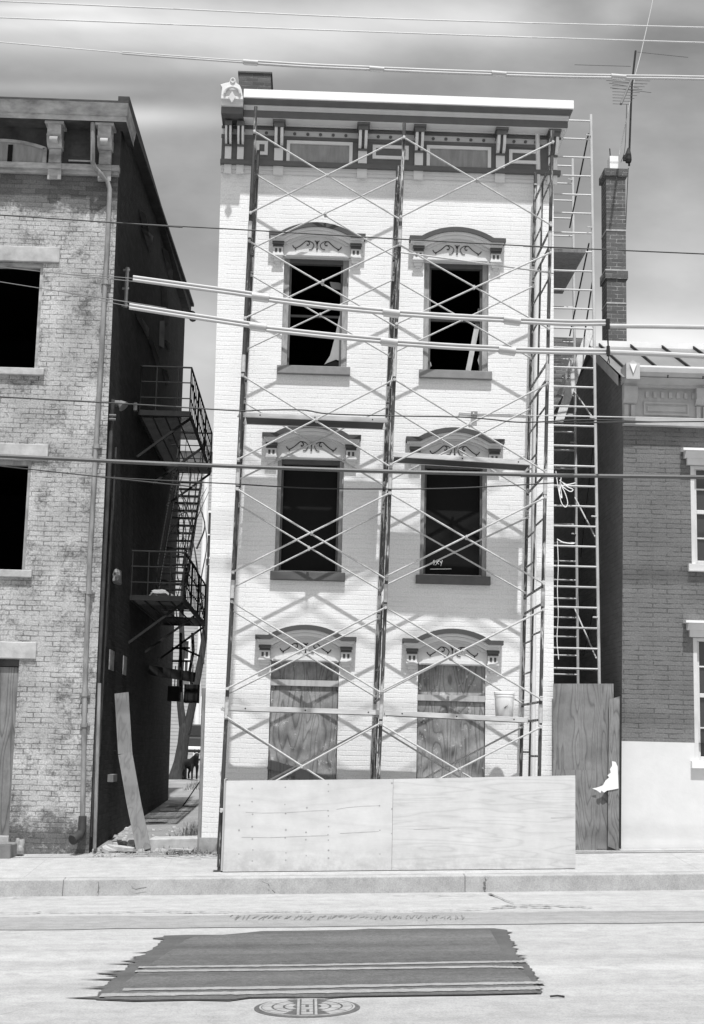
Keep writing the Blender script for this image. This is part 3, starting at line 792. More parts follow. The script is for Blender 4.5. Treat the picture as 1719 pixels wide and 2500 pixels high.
for xa, xb in ((118,151),(241,273)):
    x0 = F(xa, 350, -.2)[0]; x1 = F(xb, 350, -.2)[0]; xm = (x0+x1)/2
    mb = MB()
    mb.box(x0-.04, x1+.04, -.36, -.061, Zt-.31, Zt-.277, 0)
    mb.box(x0, x1, -.33, -.061, Zt-.47, Zt-.311, 0)
    mb.prism([(-.33,Zt-.47),(-.30,Zt-.50),(-.28,Zt-.56),(-.24,Zt-.6),(-.18,Zt-.62),(-.061,Zt-.63),(-.061,Zt-.47)], 'x', x0-.01, x1+.01, 0)
    mb.path([(x0+.04,-.29,Zt-.55),(x1-.04,-.29,Zt-.55)], .06, 12, 0)
    mb.box(x0+.01, x1-.01, -.16, -.061, Zt-.845, Zt-.631, 0)
    mb.box(x0, x1, -.145, -.1305, Zt-.93, Zt-.846, 0); mb.box(x0, x1, -.12, -.0705, Zt-1.09, Zt-.931, 0)
    mb.build('bracket', m_lhtrim, lh, smooth=True)
# frieze window with a low arch, and a blind panel
xa = F(0,360,-.07)[0]-.55; xb = F(108,360,-.07)[0]
for dx in (0, -3.1):
    mb = MB(); xm = (xa+xb)/2+dx; hw = (xb-xa)/2
    up = [(xm-hw, Zt-.83)] + [(xm+p[0], p[1]) for p in arc_pts(hw, .1, Zt-.60)] + [(xm+hw, Zt-.83)]
    mb.prism(up, 'y', -.075, -.0605, 1)
    band = [(xm+p[0], p[1]) for p in arc_pts(hw+.04, .11, Zt-.585)] + [(xm+p[0], p[1]) for p in reversed(arc_pts(hw, .1, Zt-.62))]
    mb.prism(band, 'y', -.10, -.0755, 0)
    mb.box(xm+hw-.01, xm+hw+.05, -.10, -.0755, Zt-.83, Zt-.60, 0); mb.box(xm-hw-.05, xm-hw+.01, -.10, -.0755, Zt-.83, Zt-.60, 0)
    mb.box(xm-.01+.08, xm+.06+.08, -.09, -.0755, Zt-.83, Zt-.56, 2)
    mb.build('attic_window', [m_lhtrim, m_curtain, m_black], lh)
x0 = F(170,380,-.07)[0]; x1 = F(223,380,-.07)[0]
mb = MB(); mb.box(x0,x1,-.075,-.0605,Zt-.76,Zt-.45,1)
mb.box(x0-.01,x1+.01,-.09,-.0755,Zt-.79,Zt-.765,0); mb.box(x0+.03,x1-.03,-.082,-.0755,Zt-.71,Zt-.52,1)
mb.build('frieze_panel', [m_lhtrim, m_lhtrimd], lh)
# side eaves
mb = MB()
zA = 11.12; 
mb.hexa([(LX1-.1,-.05,zA),(LX1+.07,-.05,zA),(LX1+.07,LD+.1,zA+.25),(LX1-.1,LD+.1,zA+.25),(LX1-.1,-.05,zA+.16),(LX1+.07,-.05,zA+.16),(LX1+.07,LD+.1,zA+.45),(LX1-.1,LD+.1,zA+.45)],0)
mb.hexa([(LX0,-.3,Zt-.02),(LX1+.10,-.3,Zt-.02),(LX1+.13,LD+.15,zA+.46),(LX0,LD+.15,zA+.46),(LX0,-.3,Zt+.03),(LX1+.10,-.3,Zt+.03),(LX1+.13,LD+.15,zA+.52),(LX0,LD+.15,zA+.52)],1)
rf = mb.build('roof', [m_lhtrimd, m_roofdark], lh)
mb = MB(); mb.path([(LX1+.11,LD-.1,zA+.2),(LX1+.11,LD+.2,zA+.2)], .09, 10); mb.build('gutter_end', m_iron, lh)
# downspout down the front
mb = MB()
dp = [at(227,300,-.34), at(226,395,-.30), at(232,410,-.22), at(262,441,-.10), at(268,462,-.09)]
for x, y in ((262,600),(255,720),(248,860),(236,1060),(228,1200),(220,1340),(214,1500),(208,1660),(206,1760),(204,1880),(201,2010)): dp.append(at(x, y, -.085))
mb.path(dp, .036, 12); 
for x, y in ((258,690),(236,1090),(218,1446),(207,1695),(206,1770)):
    q = at(x, y, -.085); mb.path([q+Vector((0,0,.03)), q+Vector((0,0,-.03))], .047, 12)
    mb.box(q.x-.07, q.x+.07, -.05, -.002, q.z-.012, q.z+.012)
q = dp[-1]
mb.path([q+Vector((0,0,.1)), q+Vector((0,0,-.10)), q+Vector((-.03,-.05,-.17)), q+Vector((-.10,-.16,-.22))], [.055,.06,.065,.07], 12, 1)
mb.build('downspout', [m_pipe, m_lhtrimd], lh, smooth=True)
mb = MB(); a1 = at(243,1668,-.05); b1 = at(231,2072,-.05)
mb.path([a1, b1], .026, 8); a2 = at(255,1500,-.02)
mb.path([(LX1+.03,.12,6.6),(LX1+.03,.12,.3)], .03, 8, 1); mb.path([(LX1+.03,.55,5.2),(LX1+.03,.55,1.4)], .022, 8, 1); mb.path([(LX1+.03,.7,6.0),(LX1+.03,.7,3.0)], .016, 8, 1)
mb.build('conduit', [m_pipe, m_lhtrimd], lh)
# things fixed to the side wall
mb = MB()
for x, y, w, h in ((262,1900,.13,.11),):
    p = atX(x, y, LX1+.03); mb.box(LX1, LX1+.12, p.y, p.y+.45, p.z-h/2, p.z+h/2)
mb.build('meter_box', m_sill, lh)
mb = MB(); p = atX(272,1612,LX1+.02); mb.box(LX1, LX1+.03, p.y-.25, p.y+.25, p.z-.15, p.z+.15); p = atX(304,1625,LX1+.02); mb.box(LX1, LX1+.03, p.y-.2, p.y+.2, p.z-.15, p.z+.15)
mb.build('side_lintel', m_lhtrim, lh)
mb = MB(); p = atX(283,990,LX1+.05)
mb.path([(LX1,p.y,p.z+.03),(LX1+.1,p.y,p.z+.03)], .05, 10); mb.path([(LX1+.1,p.y,p.z+.05),(LX1+.17,p.y-.02,p.z-.02)], [.04,.09], 12)
mb.build('wall_lamp', m_palegrey, lh, smooth=True)
p2 = atX(275,1014,LX1+.05)
for k in (0,.06):
    mb = MB(); mb.path([(LX1-.0,p2.y,p2.z-k),(LX1+.1,p2.y,p2.z-k)], .018, 8); mb.build('insulator', m_palegrey, lh)
p3 = atX(334,992,LX1+.05); mb = MB(); mb.box(LX1, LX1+.06, p3.y-.06, p3.y+.06, p3.z-.08, p3.z+.05)
mb.build('insulator', m_palegrey, lh)
mb = MB(); p = atX(307,705,LX1+.05)
mb.path([(LX1+.06,p.y,p.z+.34),(LX1+.06,p.y,p.z-.3)], .03, 8)
for k in (.3,0,-.27): mb.path([(LX1-.0,p.y,p.z+k),(LX1+.1,p.y,p.z+k)], .02, 6)
mb.build('insulator_rack', m_pipe, lh)
mb = MB()
for yy in (.45, 1.25):
    mb.box(LX1-.02, LX1+.015, yy, yy+.6, .2, 2.0, 0)
mb.build('side_door', m_lhtrimd, lh)

# ------------------------------------------------------------------ RIGHT HOUSE
rh = thing('brick_rowhouse', 'low dark grey painted brick rowhouse with white base at the right edge', 'house', (6, 0, .3))
RX0, RX1 = 4.47, 12.0
def rfx(x, z): return x + .0135*(z-3) if x <= RX0+1e-6 else x
rrows = [(4.37, 5.83), (1.55, 3.30)]
rholes = [(5.50, 6.55, a, b) for a, b in rrows] + [(8.0, 9.05, a, b) for a, b in rrows]
mb = MB()
wall_grid(mb, RX0, RX1, 1.80, 7.05, 0, [(h[0],h[1],max(h[2],1.80),h[3]) for h in rholes], .12, 0, 0, rfx)
wall_grid(mb, RX0, RX1, -.2, 1.80, 0, [(h[0],h[1],h[2],1.80) for h in rholes if h[2] < 1.8], .12, 1, 1, rfx)
RY, RZ = 2.15, 8.2
mb.poly([(rfx(RX0,-.2),0,-.2),(rfx(RX0,7.05),0,7.05),(rfx(RX0,8.2)+0,RY,RZ),(RX0+.05,9,7.6),(RX0,9,-.2)], 2)
mb.quad((RX0,9,-.2),(RX1,9,-.2),(RX1,9,7.6),(RX0,9,7.6),0); mb.quad((RX1,0,-.2),(RX1,9,-.2),(RX1,9,7.5),(RX1,0,7.05),0)
mb.build('wall', [m_rh, m_rhbase, m_rhside], rh)
mb = MB()
mb.quad((RX0-.03,-.32,7.06),(RX1,-.32,7.06),(RX1,RY,RZ+.05),(RX0-.03,RY,RZ+.05),0)
mb.quad((RX0-.03,RY,RZ+.05),(RX1,RY,RZ+.05),(RX1,9,7.65),(RX0-.03,9,7.65),0)
mb.quad((RX0-.03,-.02,7.17),(RX0-.03,RY,RZ+.05),(RX0-.03,RY,RZ-.12),(RX0-.03,-.02,7.0),1)
X = RX0+.12
while X < RX1:
    mb.beam((X,-.3,7.09),(X,RY,RZ+.075),.02,.05,m=2); X += .52
roof = mb.build('roof', [m_seam, m_rhtrim, m_lhtrimd], rh)
mb = MB(); mb.box(RX0-.03, RX1, RY-.06, RY+.06, RZ+.02, RZ+.12); mb.build('ridge_cap', m_white, roof)
# cornice of the right house
mb = MB()
ex = RX0+.03
z0 = 6.40
mb.box(ex, RX1, -.12, -.002, z0, z0+.12, 0)
mb.box(ex, RX1, -.06, -.002, z0+.121, z0+.56, 0)
mb.box(ex, RX1, -.16, -.002, z0+.561, z0+.60, 0)
mb.prism([(-.16,z0+.601),(-.30,z0+.69),(-.31,z0+.75),(-.002,z0+.75),(-.002,z0+.601)], 'x', ex, RX1, 0)
mb.prism([(-.31,z0+.751),(-.36,z0+.81),(-.36,z0+.835),(-.002,z0+.84),(-.002,z0+.751)], 'x', ex, RX1, 1)
for i in range(46):
    x = ex+.33+i*.115
    if (x % 1.09) < .07: continue
    mb.box(x, x+.05, -.09, -.0605, z0+.42, z0+.51, 0)
mb.build('cornice', [m_rhtrim, m_white], rh)
for i, x in enumerate([ex-.01, ex+1.06, ex+2.15, ex+3.2, ex+4.3]):
    mb = MB()
    mb.box(x, x+.2, -.2, -.0605, z0+.40, z0+.56, 0); mb.prism([(-.2,z0+.40),(-.12,z0+.33),(-.0605,z0+.31),(-.0605,z0+.40)], 'x', x, x+.2)
    for q in (0.02,.12): mb.box(x+q, x+q+.06, -.1, -.0605, z0+.125, z0+.305)
    if i == 0:
        mb.box(x-.01, x+.19, -.38, -.0, z0+.62, z0+.86); mb.prism([(x+.03,z0+.86),(x+.09,z0+.90),(x+.15,z0+.86)], 'y', -.38, -.1); mb.prism([(x+.04,z0+.84),(x+.14,z0+.84),(x+.09,z0+.70)], 'y', -.40, -.381, 1)
    mb.build('bracket', [m_rhtrim, m_white], rh)
for i in range(4):
    x = ex+.30+1.08*i
    mb = MB(); zz = z0+.16
    for a, b, c, d in ((0,.68,.17,.20),(0,.68,0,.03),(0,.03,.03,.17),(.65,.68,.03,.17)): mb.box(x+a,x+b,-.08,-.0605,zz+c,zz+d)
    mb.box(x+.06,x+.62,-.07,-.0605,zz+.06,zz+.14)
    mb.build('frieze_panel', m_rhtrim, rh)
# windows
for wx in ((5.50,6.55),(8.0,9.05)):
    for i, (a, b) in enumerate(rrows):
        x0, x1 = wx
        mb = MB()
        mb.box(x0,x0+.06,.0,.12,a,b); mb.box(x1-.06,x1,.0,.12,a,b); mb.box(x0+.06,x1-.06,.0,.12,b-.05,b)
        mb.box(x0+.06,x0+.10,.05,.1,a,b-.05); mb.box(x1-.10,x1-.06,.05,.1,a,b-.05)
        zm = (a+b)/2+.05
        mb.box(x0+.10,x1-.10,.05,.1,zm-.03,zm+.03); mb.box(x0+.10,x1-.10,.05,.1,a,a+.06)
        for zz in (a+(zm-a)*.5, zm+(b-zm)*.5): mb.box(x0+.10,x1-.10,.06,.09,zz-.012,zz+.012)
        fr = mb.build('window', m_rhwhite, rh, bevel=.006)
        mb = MB(); mb.box(x0+.10,x1-.10,.08,.085,a,b); mb.build('pane', m_glass, fr)
        mb = MB()
        if i == 0: mb.box(x0+.10,x1-.10,.11,.115,zm+.03,b-.05)
        else: mb.box(x0+.10,x1-.10,.11,.115,a,a+.3)
        mb.build('blind', m_blind, fr)
        mb = MB(); mb.box(x0-.06,x1+.06,-.07,.04,a-.11,a-.002); mb.build('window_sill', m_white, fr, bevel=.008)
        mb = MB()
        mb.box(x0-.06,x1+.06,-.07,-.002,b+.005,b+.10,0); mb.prism([(-.07,b+.101),(-.15,b+.18),(-.15,b+.20),(-.002,b+.20),(-.002,b+.101)],'x',x0-.10,x1+.10,0)
        mb.prism([(-.17,b+.201),(-.17,b+.235),(-.002,b+.25),(-.002,b+.201)],'x',x0-.14,x1+.14,1)
        mb.build('window_hood', [m_rhwhite, m_white], fr)
# tall chimney with its antenna
CY = 3.2
cl, cz1 = F(1480, 455, CY); cr, _ = F(1527, 455, CY); zt = F(1500, 430, CY)[1]; zmid = F(1500, 662, CY)[1]
mb = MB()
mb.box(cl, cr, CY, CY+.42, 7.8, zt, 0); mb.box(cl-.035, cr+.035, CY-.035, CY+.455, zt, zt+.13, 0)
mb.box(cl-.028, cr+.028, CY-.028, CY+.448, zmid-.14, zmid, 0); mb.box(cl-.03, cr+.03, CY-.03, CY+.45, zmid, zmid+.025, 1)
zb = F(1500, 562, CY)[1]; mb.box(cl-.006, cr+.006, CY-.006, CY+.426, zb-.015, zb+.015, 1)
zb = F(1500, 740, CY)[1]; mb.box(cl-.006, cr+.006, CY-.006, CY+.426, zb-.012, zb+.012, 1)
ch = mb.build('chimney', [brick('tall_chimney_brick', .10, .14, .42, msize=.007, bstr=.8), m_lhstone], rh)
mb = MB(); mb.box(cl+.09, cr-.1, CY+.1, CY+.32, zt+.13, zt+.42); mb.path([(cl+.12,CY+.2,zt+.42),(cl+.11,CY+.2,zt+.6)], .01, 6, 1)
mb.build('flue_liner', [m_white, m_iron], ch)
an = thing('tv_antenna', 'old spindly television antenna on a mast strapped to the tall brick chimney', 'antenna', (cr, CY, zt))
def A(x, y, dy=0): return at(x, y, CY+.1+dy)
mb = MB(); mb.path([A(1536,405), A(1537,360), A(1541,250), A(1544,195), A(1552,124)], .018, 8); mb.build('mast', m_iron, an)
mb = MB(); q = A(1534,390); mb.path([q+Vector((0,0,-.05)), q, q+Vector((0,0,.10)), q+Vector((.01,0,.22))], [.05,.062,.055,.02], 10); mb.box(q.x-.09,q.x-.05,q.y-.03,q.y+.03,q.z-.02,q.z+.08); mb.build('rotor', m_iron, an)
mb = MB()
mb.path([A(1516,254,-.9), A(1541,196,0)], .022, 6)
for i in range(9):
    t = i/8; c = A(1516+25*t, 254-58*t, -.9+.9*t); l = .14+.20*t
    mb.path([c+Vector((-l,0,.0)), c+Vector((l,0,0))], .005, 5)
for (xa, ya, xb, yb) in ((1403,158,1540,162),(1556,127,1680,140),(1480,196,1570,205),(1490,214,1590,226),(1487,203,1560,215)):
    mb.path([A(xa,ya), A(xb,yb)], .0055, 5)
mb.build('boom', M('weathered_aluminium', .14, .5), an)
mb = MB(); mb.path([A(1512,378), A(1538,250), A(1552,180), A(1565,130), A(1590,20), A(1602,-40)], .008, 6); mb.build('guy_wire', m_wiregrey, an)
mb = MB(); mb.path(spline([A(1534,410), A(1530,500), A(1524,640), A(1522,700), A(1520,850)]), .007, 5); mb.path(spline([A(1516,396),A(1526,360),A(1530,255)]), .005, 5); mb.build('cable', m_wireblack, an)

# ------------------------------------------------------------------ SCAFFOLD
sc = thing('scaffold', 'tall tubular frame scaffold with crossed braces standing against the white house', 'scaffold', (1, -1, 0))
YF, YB = -1.68, -.2
legF = {'L': [(622,268),(620,325),(611,587),(597,915),(584,1126),(577.5,1192),(566,1468),(553.6,1754),(543,1930),(532,2118)],
        'M': [(988,318),(980,540),(971,700),(957,925),(952,1200),(940,1500),(931,1760),(925,1900)],
        'R': [(1346,322),(1344,560),(1338,850),(1336,1100),(1331,1330),(1325,1500),(1318,1700),(1315,1900)]}
def legline(pts, Y):
    P = [at(x, y, Y) for x, y in pts]
    zs = [p.z for p in P]; xs = [p.x for p in P]
    mz, mx = sum(zs)/len(zs), sum(xs)/len(xs)
    k = sum((z-mz)*(x-mx) for z, x in zip(zs, xs))/sum((z-mz)**2 for z in zs)
    return lambda z: mx+k*(z-mz)
lf = {k: legline(v, YF) for k, v in legF.items()}
lb = {'L': legline([(631,420),(613,655),(597,960),(580,1223),(566,1500),(552,1800)], YB),
      'M': legline([(972,420),(965,600),(950,850),(930,1300),(920,1600),(912,1880)], YB),
      'R': legline([(1310,400),(1306,560),(1297,700),(1286,1200),(1280,1550),(1273,1890)], YB)}
studs = [(10.02,8.855),(8.457,7.319),(6.555,5.363),(4.994,3.851),(3.483,2.33),(1.954,.80)]
topz = {'L': 10.42, 'M': 10.25, 'R': 10.22}
for key in 'LMR':
    tops = [topz[key]] + [s[0]+.16 for s in studs[1:]] 
    for i, (u, l) in enumerate(studs):
        zt_ = tops[i]; zb_ = tops[i+1]+.004 if i+1 < len(studs) else None
        mb = MB()
        for Y, f in ((YF, lf[key]), (YB, lb[key])):
            zb2 = zb_ if zb_ is not None else swz(f(0), Y)+.05
            mb.path([(f(zt_),Y,zt_),(f(zb2),Y,zb2)], .0245, 10)
            if i: mb.path([(f(zt_-.1),Y,zt_-.12),(f(zt_+.1),Y,zt_+.12)], .0285, 10, 1)
            for s in (u, l): mb.path([(f(s)-.02,Y-.035,s),(f(s)+.02,Y-.035,s)], .012, 6, 1)
        zb2 = zb_ if zb_ is not None else .2
        fF, fB = lf[key], lb[key]
        def bar(z, y0=0, y1=1, r=.017):
            a = Vector((fF(z),YF,z)); b = Vector((fB(z),YB,z)); mb.path([a.lerp(b,y0), a.lerp(b,y1)], r, 8)
        bar(zt_-.08 if i else zt_-.45); bar(zb2+.15)
        zi = zt_-.08 if i else zt_-.45
        a = Vector((fF(zi),YF,zi)).lerp(Vector((fB(zi),YB,zi)), .52); b = Vector((fF(zb2),YF,zb2+.15)).lerp(Vector((fB(zb2),YB,zb2+.15)), .52)
        mb.path([a, b], .014, 8)
        n = 3 if zi-zb2 > 1.5 else 2
        for j in range(n):
            z = zb2+.15+(zi-zb2-.15)*(j+1)/(n+1); bar(z, .52, 1, .013)
        bar(zb2+.15+(zi-zb2-.15)*.72, 0, .52, .013)
        mb.build('frame', [m_pole if key != 'L' else m_pole2, m_galv], sc, smooth=True)
        if zb_ is None:
            for Y, f in ((YF, lf[key]), (YB, lb[key])):
                z = swz(f(0), Y); m2 = MB(); m2.path([(f(.1),Y,z+.006),(f(.1),Y,z+.3)], .019, 8); m2.box(f(0)-.07,f(0)+.07,Y-.07,Y+.07,z,z+.008)
                m2.build('base_jack', m_pole2, sc)
def brace(a, b, r=.0125):
    mb = MB(); a = Vector(a); b = Vector(b); d = (b-a).normalized()
    mb.path([a-d*.02, b+d*.02], r, 8); c = (a+b)/2
    mb.path([c+Vector((0,-.02,0)), c+Vector((0,.03,0))], .019, 8)
    for q in (a, b): mb.path([q+Vector((0,-.022,0)), q+Vector((0,.022,0))], .02, 8)
    return mb.build('cross_brace', m_galv, sc, smooth=True)
for i, (u, l) in enumerate(studs):
    for (k1, k2) in (('L','M'),('M','R')):
        for Y, f in ((YF, lf), (YB, lb)):
            if i == 0 and k1 == 'M' and Y == YB: continue
            j1, j2 = random.uniform(-.03,.03), random.uniform(-.03,.03)
            brace((f[k1](u),Y-.040,u+j1),(f[k2](l),Y-.040,l+j2-.02)); brace((f[k1](l),Y-.066,l-j1),(f[k2](u),Y-.066,u-j2-.02))
mb = MB(); mb.path([at(978,616,YF-.05), at(1200,646,YF), at(1351,667,YF+.3)], .013, 8); mb.build('guard_rail', m_galv, sc)
# planks
def plank(pa, pb, y0, y1, label):
    a = at(pa[0], pa[1], y0); b = at(pb[0], pb[1], y0)
    t = thing('scaffold_plank', label, 'plank', (a.x, y0, a.z), 'aluminium planks on the scaffold')
    def rail(Y, m=0):
        mb.hexa([(a.x,Y,a.z-.068),(b.x,Y,b.z-.068),(b.x,Y+.03,b.z-.068),(a.x,Y+.03,a.z-.068),(a.x,Y,a.z),(b.x,Y,b.z),(b.x,Y+.03,b.z),(a.x,Y+.03,a.z)],m)
    mb = MB(); rail(y0); rail(y1-.03)
    for f in (.12,.5,.9):
        q = a.lerp(b, f); mb.path([(q.x,y0-.003,q.z-.034),(q.x,y0+.004,q.z-.034)], .011, 10, 1)
    mb.build('side_rail', [m_plank, m_rubber], t, bevel=.004)
    mb = MB(); e = .04
    mb.hexa([(a.x+e,y0+.031,a.z-.064),(b.x-e,y0+.031,b.z-.064),(b.x-e,y1-.031,b.z-.064),(a.x+e,y1-.031,a.z-.064),(a.x+e,y0+.031,a.z-.03),(b.x-e,y0+.031,b.z-.03),(b.x-e,y1-.031,b.z-.03),(a.x+e,y1-.031,a.z-.03)])
    mb.build('deck', m_plankdark, t)
    for q in (a, b):
        for Y in (y0+.02, y1-.02):
            s = -1 if q is a else 1
            mb = MB(); mb.path([(q.x,Y,q.z-.05),(q.x+s*.05,Y,q.z-.03),(q.x+s*.07,Y,q.z-.07)], .014, 6); mb.build('hook', m_galv, t)
    return a, b
plank((593,1006),(945,1020), -.80, -.31, 'scaffold plank above the left middle window, its dark underside showing')
plank((958,1103),(1300,1124), -.86, -.40, 'scaffold plank across the right middle window hood, lower than the one on its left')
plank((553,1722),(938,1734), -.80, -.33, 'lowest scaffold plank crossing the boarded left opening')
ba, bb = plank((940,1734),(1290,1752), -.80, -.33, 'lowest scaffold plank on the right carrying the white bucket')
# bucket
bc = at(1231, 1738, -.56); bz = ba.lerp(bb, (bc.x-ba.x)/(bb.x-ba.x)).z - .009
bk = thing('bucket', 'white plastic bucket with lid standing on the lowest right scaffold plank', 'bucket', (bc.x, -.56, bz))
mb = MB(); mb.lathe((0,0,0), [(.115,0),(.12,.01),(.135,.28),(.14,.285),(.14,.31),(.133,.315)], 28); mb.prism([(-.02,.13),(.0,.15),(.035,.165),(.01,.14),(-.005,.115)], 'y', -.136, -.10, 1)
mb.build('pail', [m_bucket, m_sill], bk, (0,0,0), smooth=True)
mb = MB(); mb.lathe((0,0,.315), [(.14,0),(.145,.005),(.145,.035),(.135,.04),(.02,.042)], 28); mb.build('lid', m_bucket, bk, (0,0,0), smooth=True)
mb = MB(); mb.path([(.14*math.cos(t), -.02-.05*math.sin(t), .29-.10*math.sin(t)) for t in [i*math.pi/12 for i in range(13)]], .004, 6); mb.build('handle', m_galv, bk, (0,0,0))

# ------------------------------------------------------------------ plywood hoarding
ho = thing('plywood_hoarding', 'waist high hoarding of two pale plywood sheets in front of the scaffold', 'hoarding', (1.2, -1.78, 0))
HY = -1.78
tl = at(553,1906,HY); tm = at(960,1902,HY); tr = at(1404,1893,HY)
def sheet(a, b, x0, x1, m):
    mb = MB(); z0 = swz(x0, HY)+.008; z1 = swz(x1, HY)+.008
    mb.hexa([(x0,HY-.018,z0),(x1,HY-.018,z1),(x1,HY,z1),(x0,HY,z0),(x0,HY-.018,a.z),(x1,HY-.018,b.z),(x1,HY,b.z),(x0,HY,a.z)])
    return mb
s1 = sheet(tl, tm, tl.x, tm.x-.002, m_ply)
for x, ys in ((617,(1925,1957,1988,2018,2048,2075,2102)),(584,(1966,2027,2085)),(697,(1922,1964,1986,2026,2045,2082,2100)),(748,(1972,2032,2050,2089)),(802,(1915,1932,1979,1992,2018,2038,2051,2076,2095)),(928,(1967,2027,2085)),(957,(1912,1975,2035))):
    for y in ys:
        p = at(x+random.uniform(-1.5,1.5), y, HY-.018); r = random.uniform(.008,.014)
        s1.prism([(p.x+r*math.cos(t*math.pi/4), p.z+r*math.sin(t*math.pi/4)) for t in range(8)], 'y', HY-.0195, HY-.0182, 1)
def grain(mb, pts, w):
    for (xa, ya), (xb, yb) in zip(pts, pts[1:]):
        a = at(xa, ya, HY-.0195); b = at(xb, yb, HY-.0195); mb.quad(a+Vector((0,0,-w)), b+Vector((0,0,-w*.6)), b+Vector((0,0,w*.6)), a+Vector((0,0,w)), 1)
grain(s1, [(600,1983),(640,1985),(700,1984),(760,1980),(800,1978)], .0018); grain(s1, [(822,1976),(850,1971),(890,1968),(927,1967)], .002); grain(s1, [(590,2044),(660,2045),(760,2041),(800,2040)], .0025); grain(s1, [(830,2035),(880,2032),(925,2030)], .0025)
s1.build('plywood_sheet', [m_ply, M('nail_stain', .34, .8)], ho)
s2 = sheet(tm, tr, tm.x+.002, tr.x, m_ply2); grain(s2, [(1345,1997),(1375,1996),(1403,1994)], .006); grain(s2, [(1010,2025),(1100,2022)], .002)
s2.build('plywood_sheet', [m_ply2, M('split_grain', .45, .8)], ho)
mb = MB()
for x in (tl.x+.03, 0.2, tm.x, 2.3, tr.x-.05): mb.box(x-.045, x+.045, HY+.002, HY+.07, swz(x,HY)+.01, tl.z-.03)
z = .55; mb.box(tl.x+.08, tr.x-.1, HY+.071, HY+.11, z, z+.09)
mb.box(tl.x-.03, tl.x-.012, HY-.01, HY+.5, swz(tl.x,HY)+.02, tl.z+.02)
mb.build('stud_frame', m_boardlight, ho)
# gap sheets at the right
tp = thing('gap_barrier', 'tall weathered plywood panel closing the gap between the white and grey houses', 'barrier', (3.9, -.09, .28))
y = -.10; a = at(1351,1669,y); b = at(1498,1669,y); zb_ = swz(3.9,-.1)
mb = MB(); zl = at(1351,1880,y).z
mb.poly([]) if False else None
mb.prism([(a.x,zl+.0),(a.x,a.z),(b.x,b.z),(b.x,zb_+.02),(a.x+.55,zb_+.02),(a.x+.55,zl-.12)], 'y', y, y+.016)
mb.build('sheet', m_plytall, tp)
mb = MB(); sp = [(1494,1858),(1503,1860),(1508,1872),(1510,1925),(1495,1928),(1482,1930),(1475,1935),(1468,1930),(1466,1936),(1458,1930),(1446,1925),(1460,1922),(1472,1917),(1478,1906),(1487,1898),(1483,1893),(1491,1886),(1489,1878),(1494,1870)]
mb.prism([F(x, yy, y-.065) for x, yy in sp], 'y', y-.070, y-.066); mb.build('paint_splash', m_white, tp)
p = at(1440,2000,y); mb = MB(); mb.box(3.5,4.3,y+.017,y+.06,.9,.98); mb.build('batten', m_board, tp)
sb = thing('narrow_board', 'narrow plywood strip standing against the tall panel beside the grey house', 'board', (4.35, -.14, .3))
mb = MB(); y2 = y-.06
mb.prism([F(1487,1708,y2),F(1513,1700,y2),F(1511,2077,y2),F(1484,2066,y2)], 'y', y2, y2+.016); mb.build('strip', m_plytall, sb)
mb = MB(); mb.beam(at(1515,1700,y2+.03), at(1513,2072,y2+.03), .03, .05, (0,1,0)); mb.build('edge_post', m_iron, sb)
mb = MB(); pa = at(1352,1880,-.12); mb.box(pa.x-.02, pa.x+.6, -.125, -.11, swz(3.6,-.1), pa.z+.01)
tag(mb.build('plywood_offcut', m_plytall), 'low plywood offcut behind the right end of the hoarding', 'board')

# ------------------------------------------------------------------ ladder tower in the gap
tw = thing('ladder_tower', 'narrow ladder frame scaffold tower in the gap beside the white house', 'scaffold tower', (3.9, 1, .4))
YA, YR = .35, 2.1
ra = legline([(1443,300),(1447,600),(1451,850),(1456,1150),(1459,1400),(1463,1655)], YA); zA0, zA1 = swz(3.9,0)+.3, F(1444,280,YA)[1]
rr = legline([(1398,390),(1400,600),(1403,950),(1408,1300),(1411,1650)], YR); zR1 = F(1398,385,YR)[1]
rl = lambda z: ra(z)-.74
rrl = lambda z: rr(z)-.76
def ladder(fl, fr, Y, z0, z1, ys, xref):
    mb = MB()
    for f in (fl, fr):
        mb = MB(); mb.path([(f(z0),Y,z0),(f(z1),Y,z1)], .024, 10)
        if f is fr:
            for z in (z0+1.5*k for k in range(1,8)):
                if z < z1: mb.path([(fr(z)-.09,Y-.04,z),(fr(z)-.01,Y-.02,z)], .012, 6)
        mb.build('ladder_rail', m_ladder, tw, smooth=True)
    for y in ys:
        z = F(xref, y, Y)[1]; mb = MB(); mb.path([(fl(z),Y,z),(fr(z),Y,z)], .0155, 8); mb.build('rung', m_ladder, tw, smooth=True)
ladder(rl, ra, YA, zA0, zA1, [296,340.6,385.6,431,476.7,522,570,616,663,709,755,803,851,899,946,994,1041,1090,1139,1188,1237,1286,1335,1384,1434,1484,1534,1584,1633.5,1685,1736,1788], 1445)
ladder(rrl, rr, YR, zA0, zR1, [406,449,490.5,534,577,621,665,708,751,793,836,878,924,967,1013,1055.5,1100,1145,1190,1236,1281,1326,1371,1417,1462,1508.5,1555.5,1601,1647.5,1695,1742], 1402)
def tb(x0, y0, Y0, x1, y1, Y1, m=m_galv, r=.012):
    mb = MB(); mb.path([at(x0,y0,Y0), at(x1,y1,Y1)], r, 8); mb.build('cross_brace', m, tw)
tb(1437,326,YA,1391,556,YR,m_iron); tb(1438,594,YA,1391,820,YR,m_iron); tb(1446,690,YA,1421,860,YR,m_iron)
tb(1402,955,YR,1446,1018,YA); tb(1404,1215,YR,1453,1310,YA); tb(1403,1485,YR,1456,1607,YA)
tb(1453,1045,YA,1418,1360,YR,m_iron,.006); tb(1455,1460,YA,1425,1600,YR,m_iron,.006)
mb = MB(); a = at(1430,617,YA-.1); c = at(1397,703,YR+.1)
zd = a.z; xl = 3.52
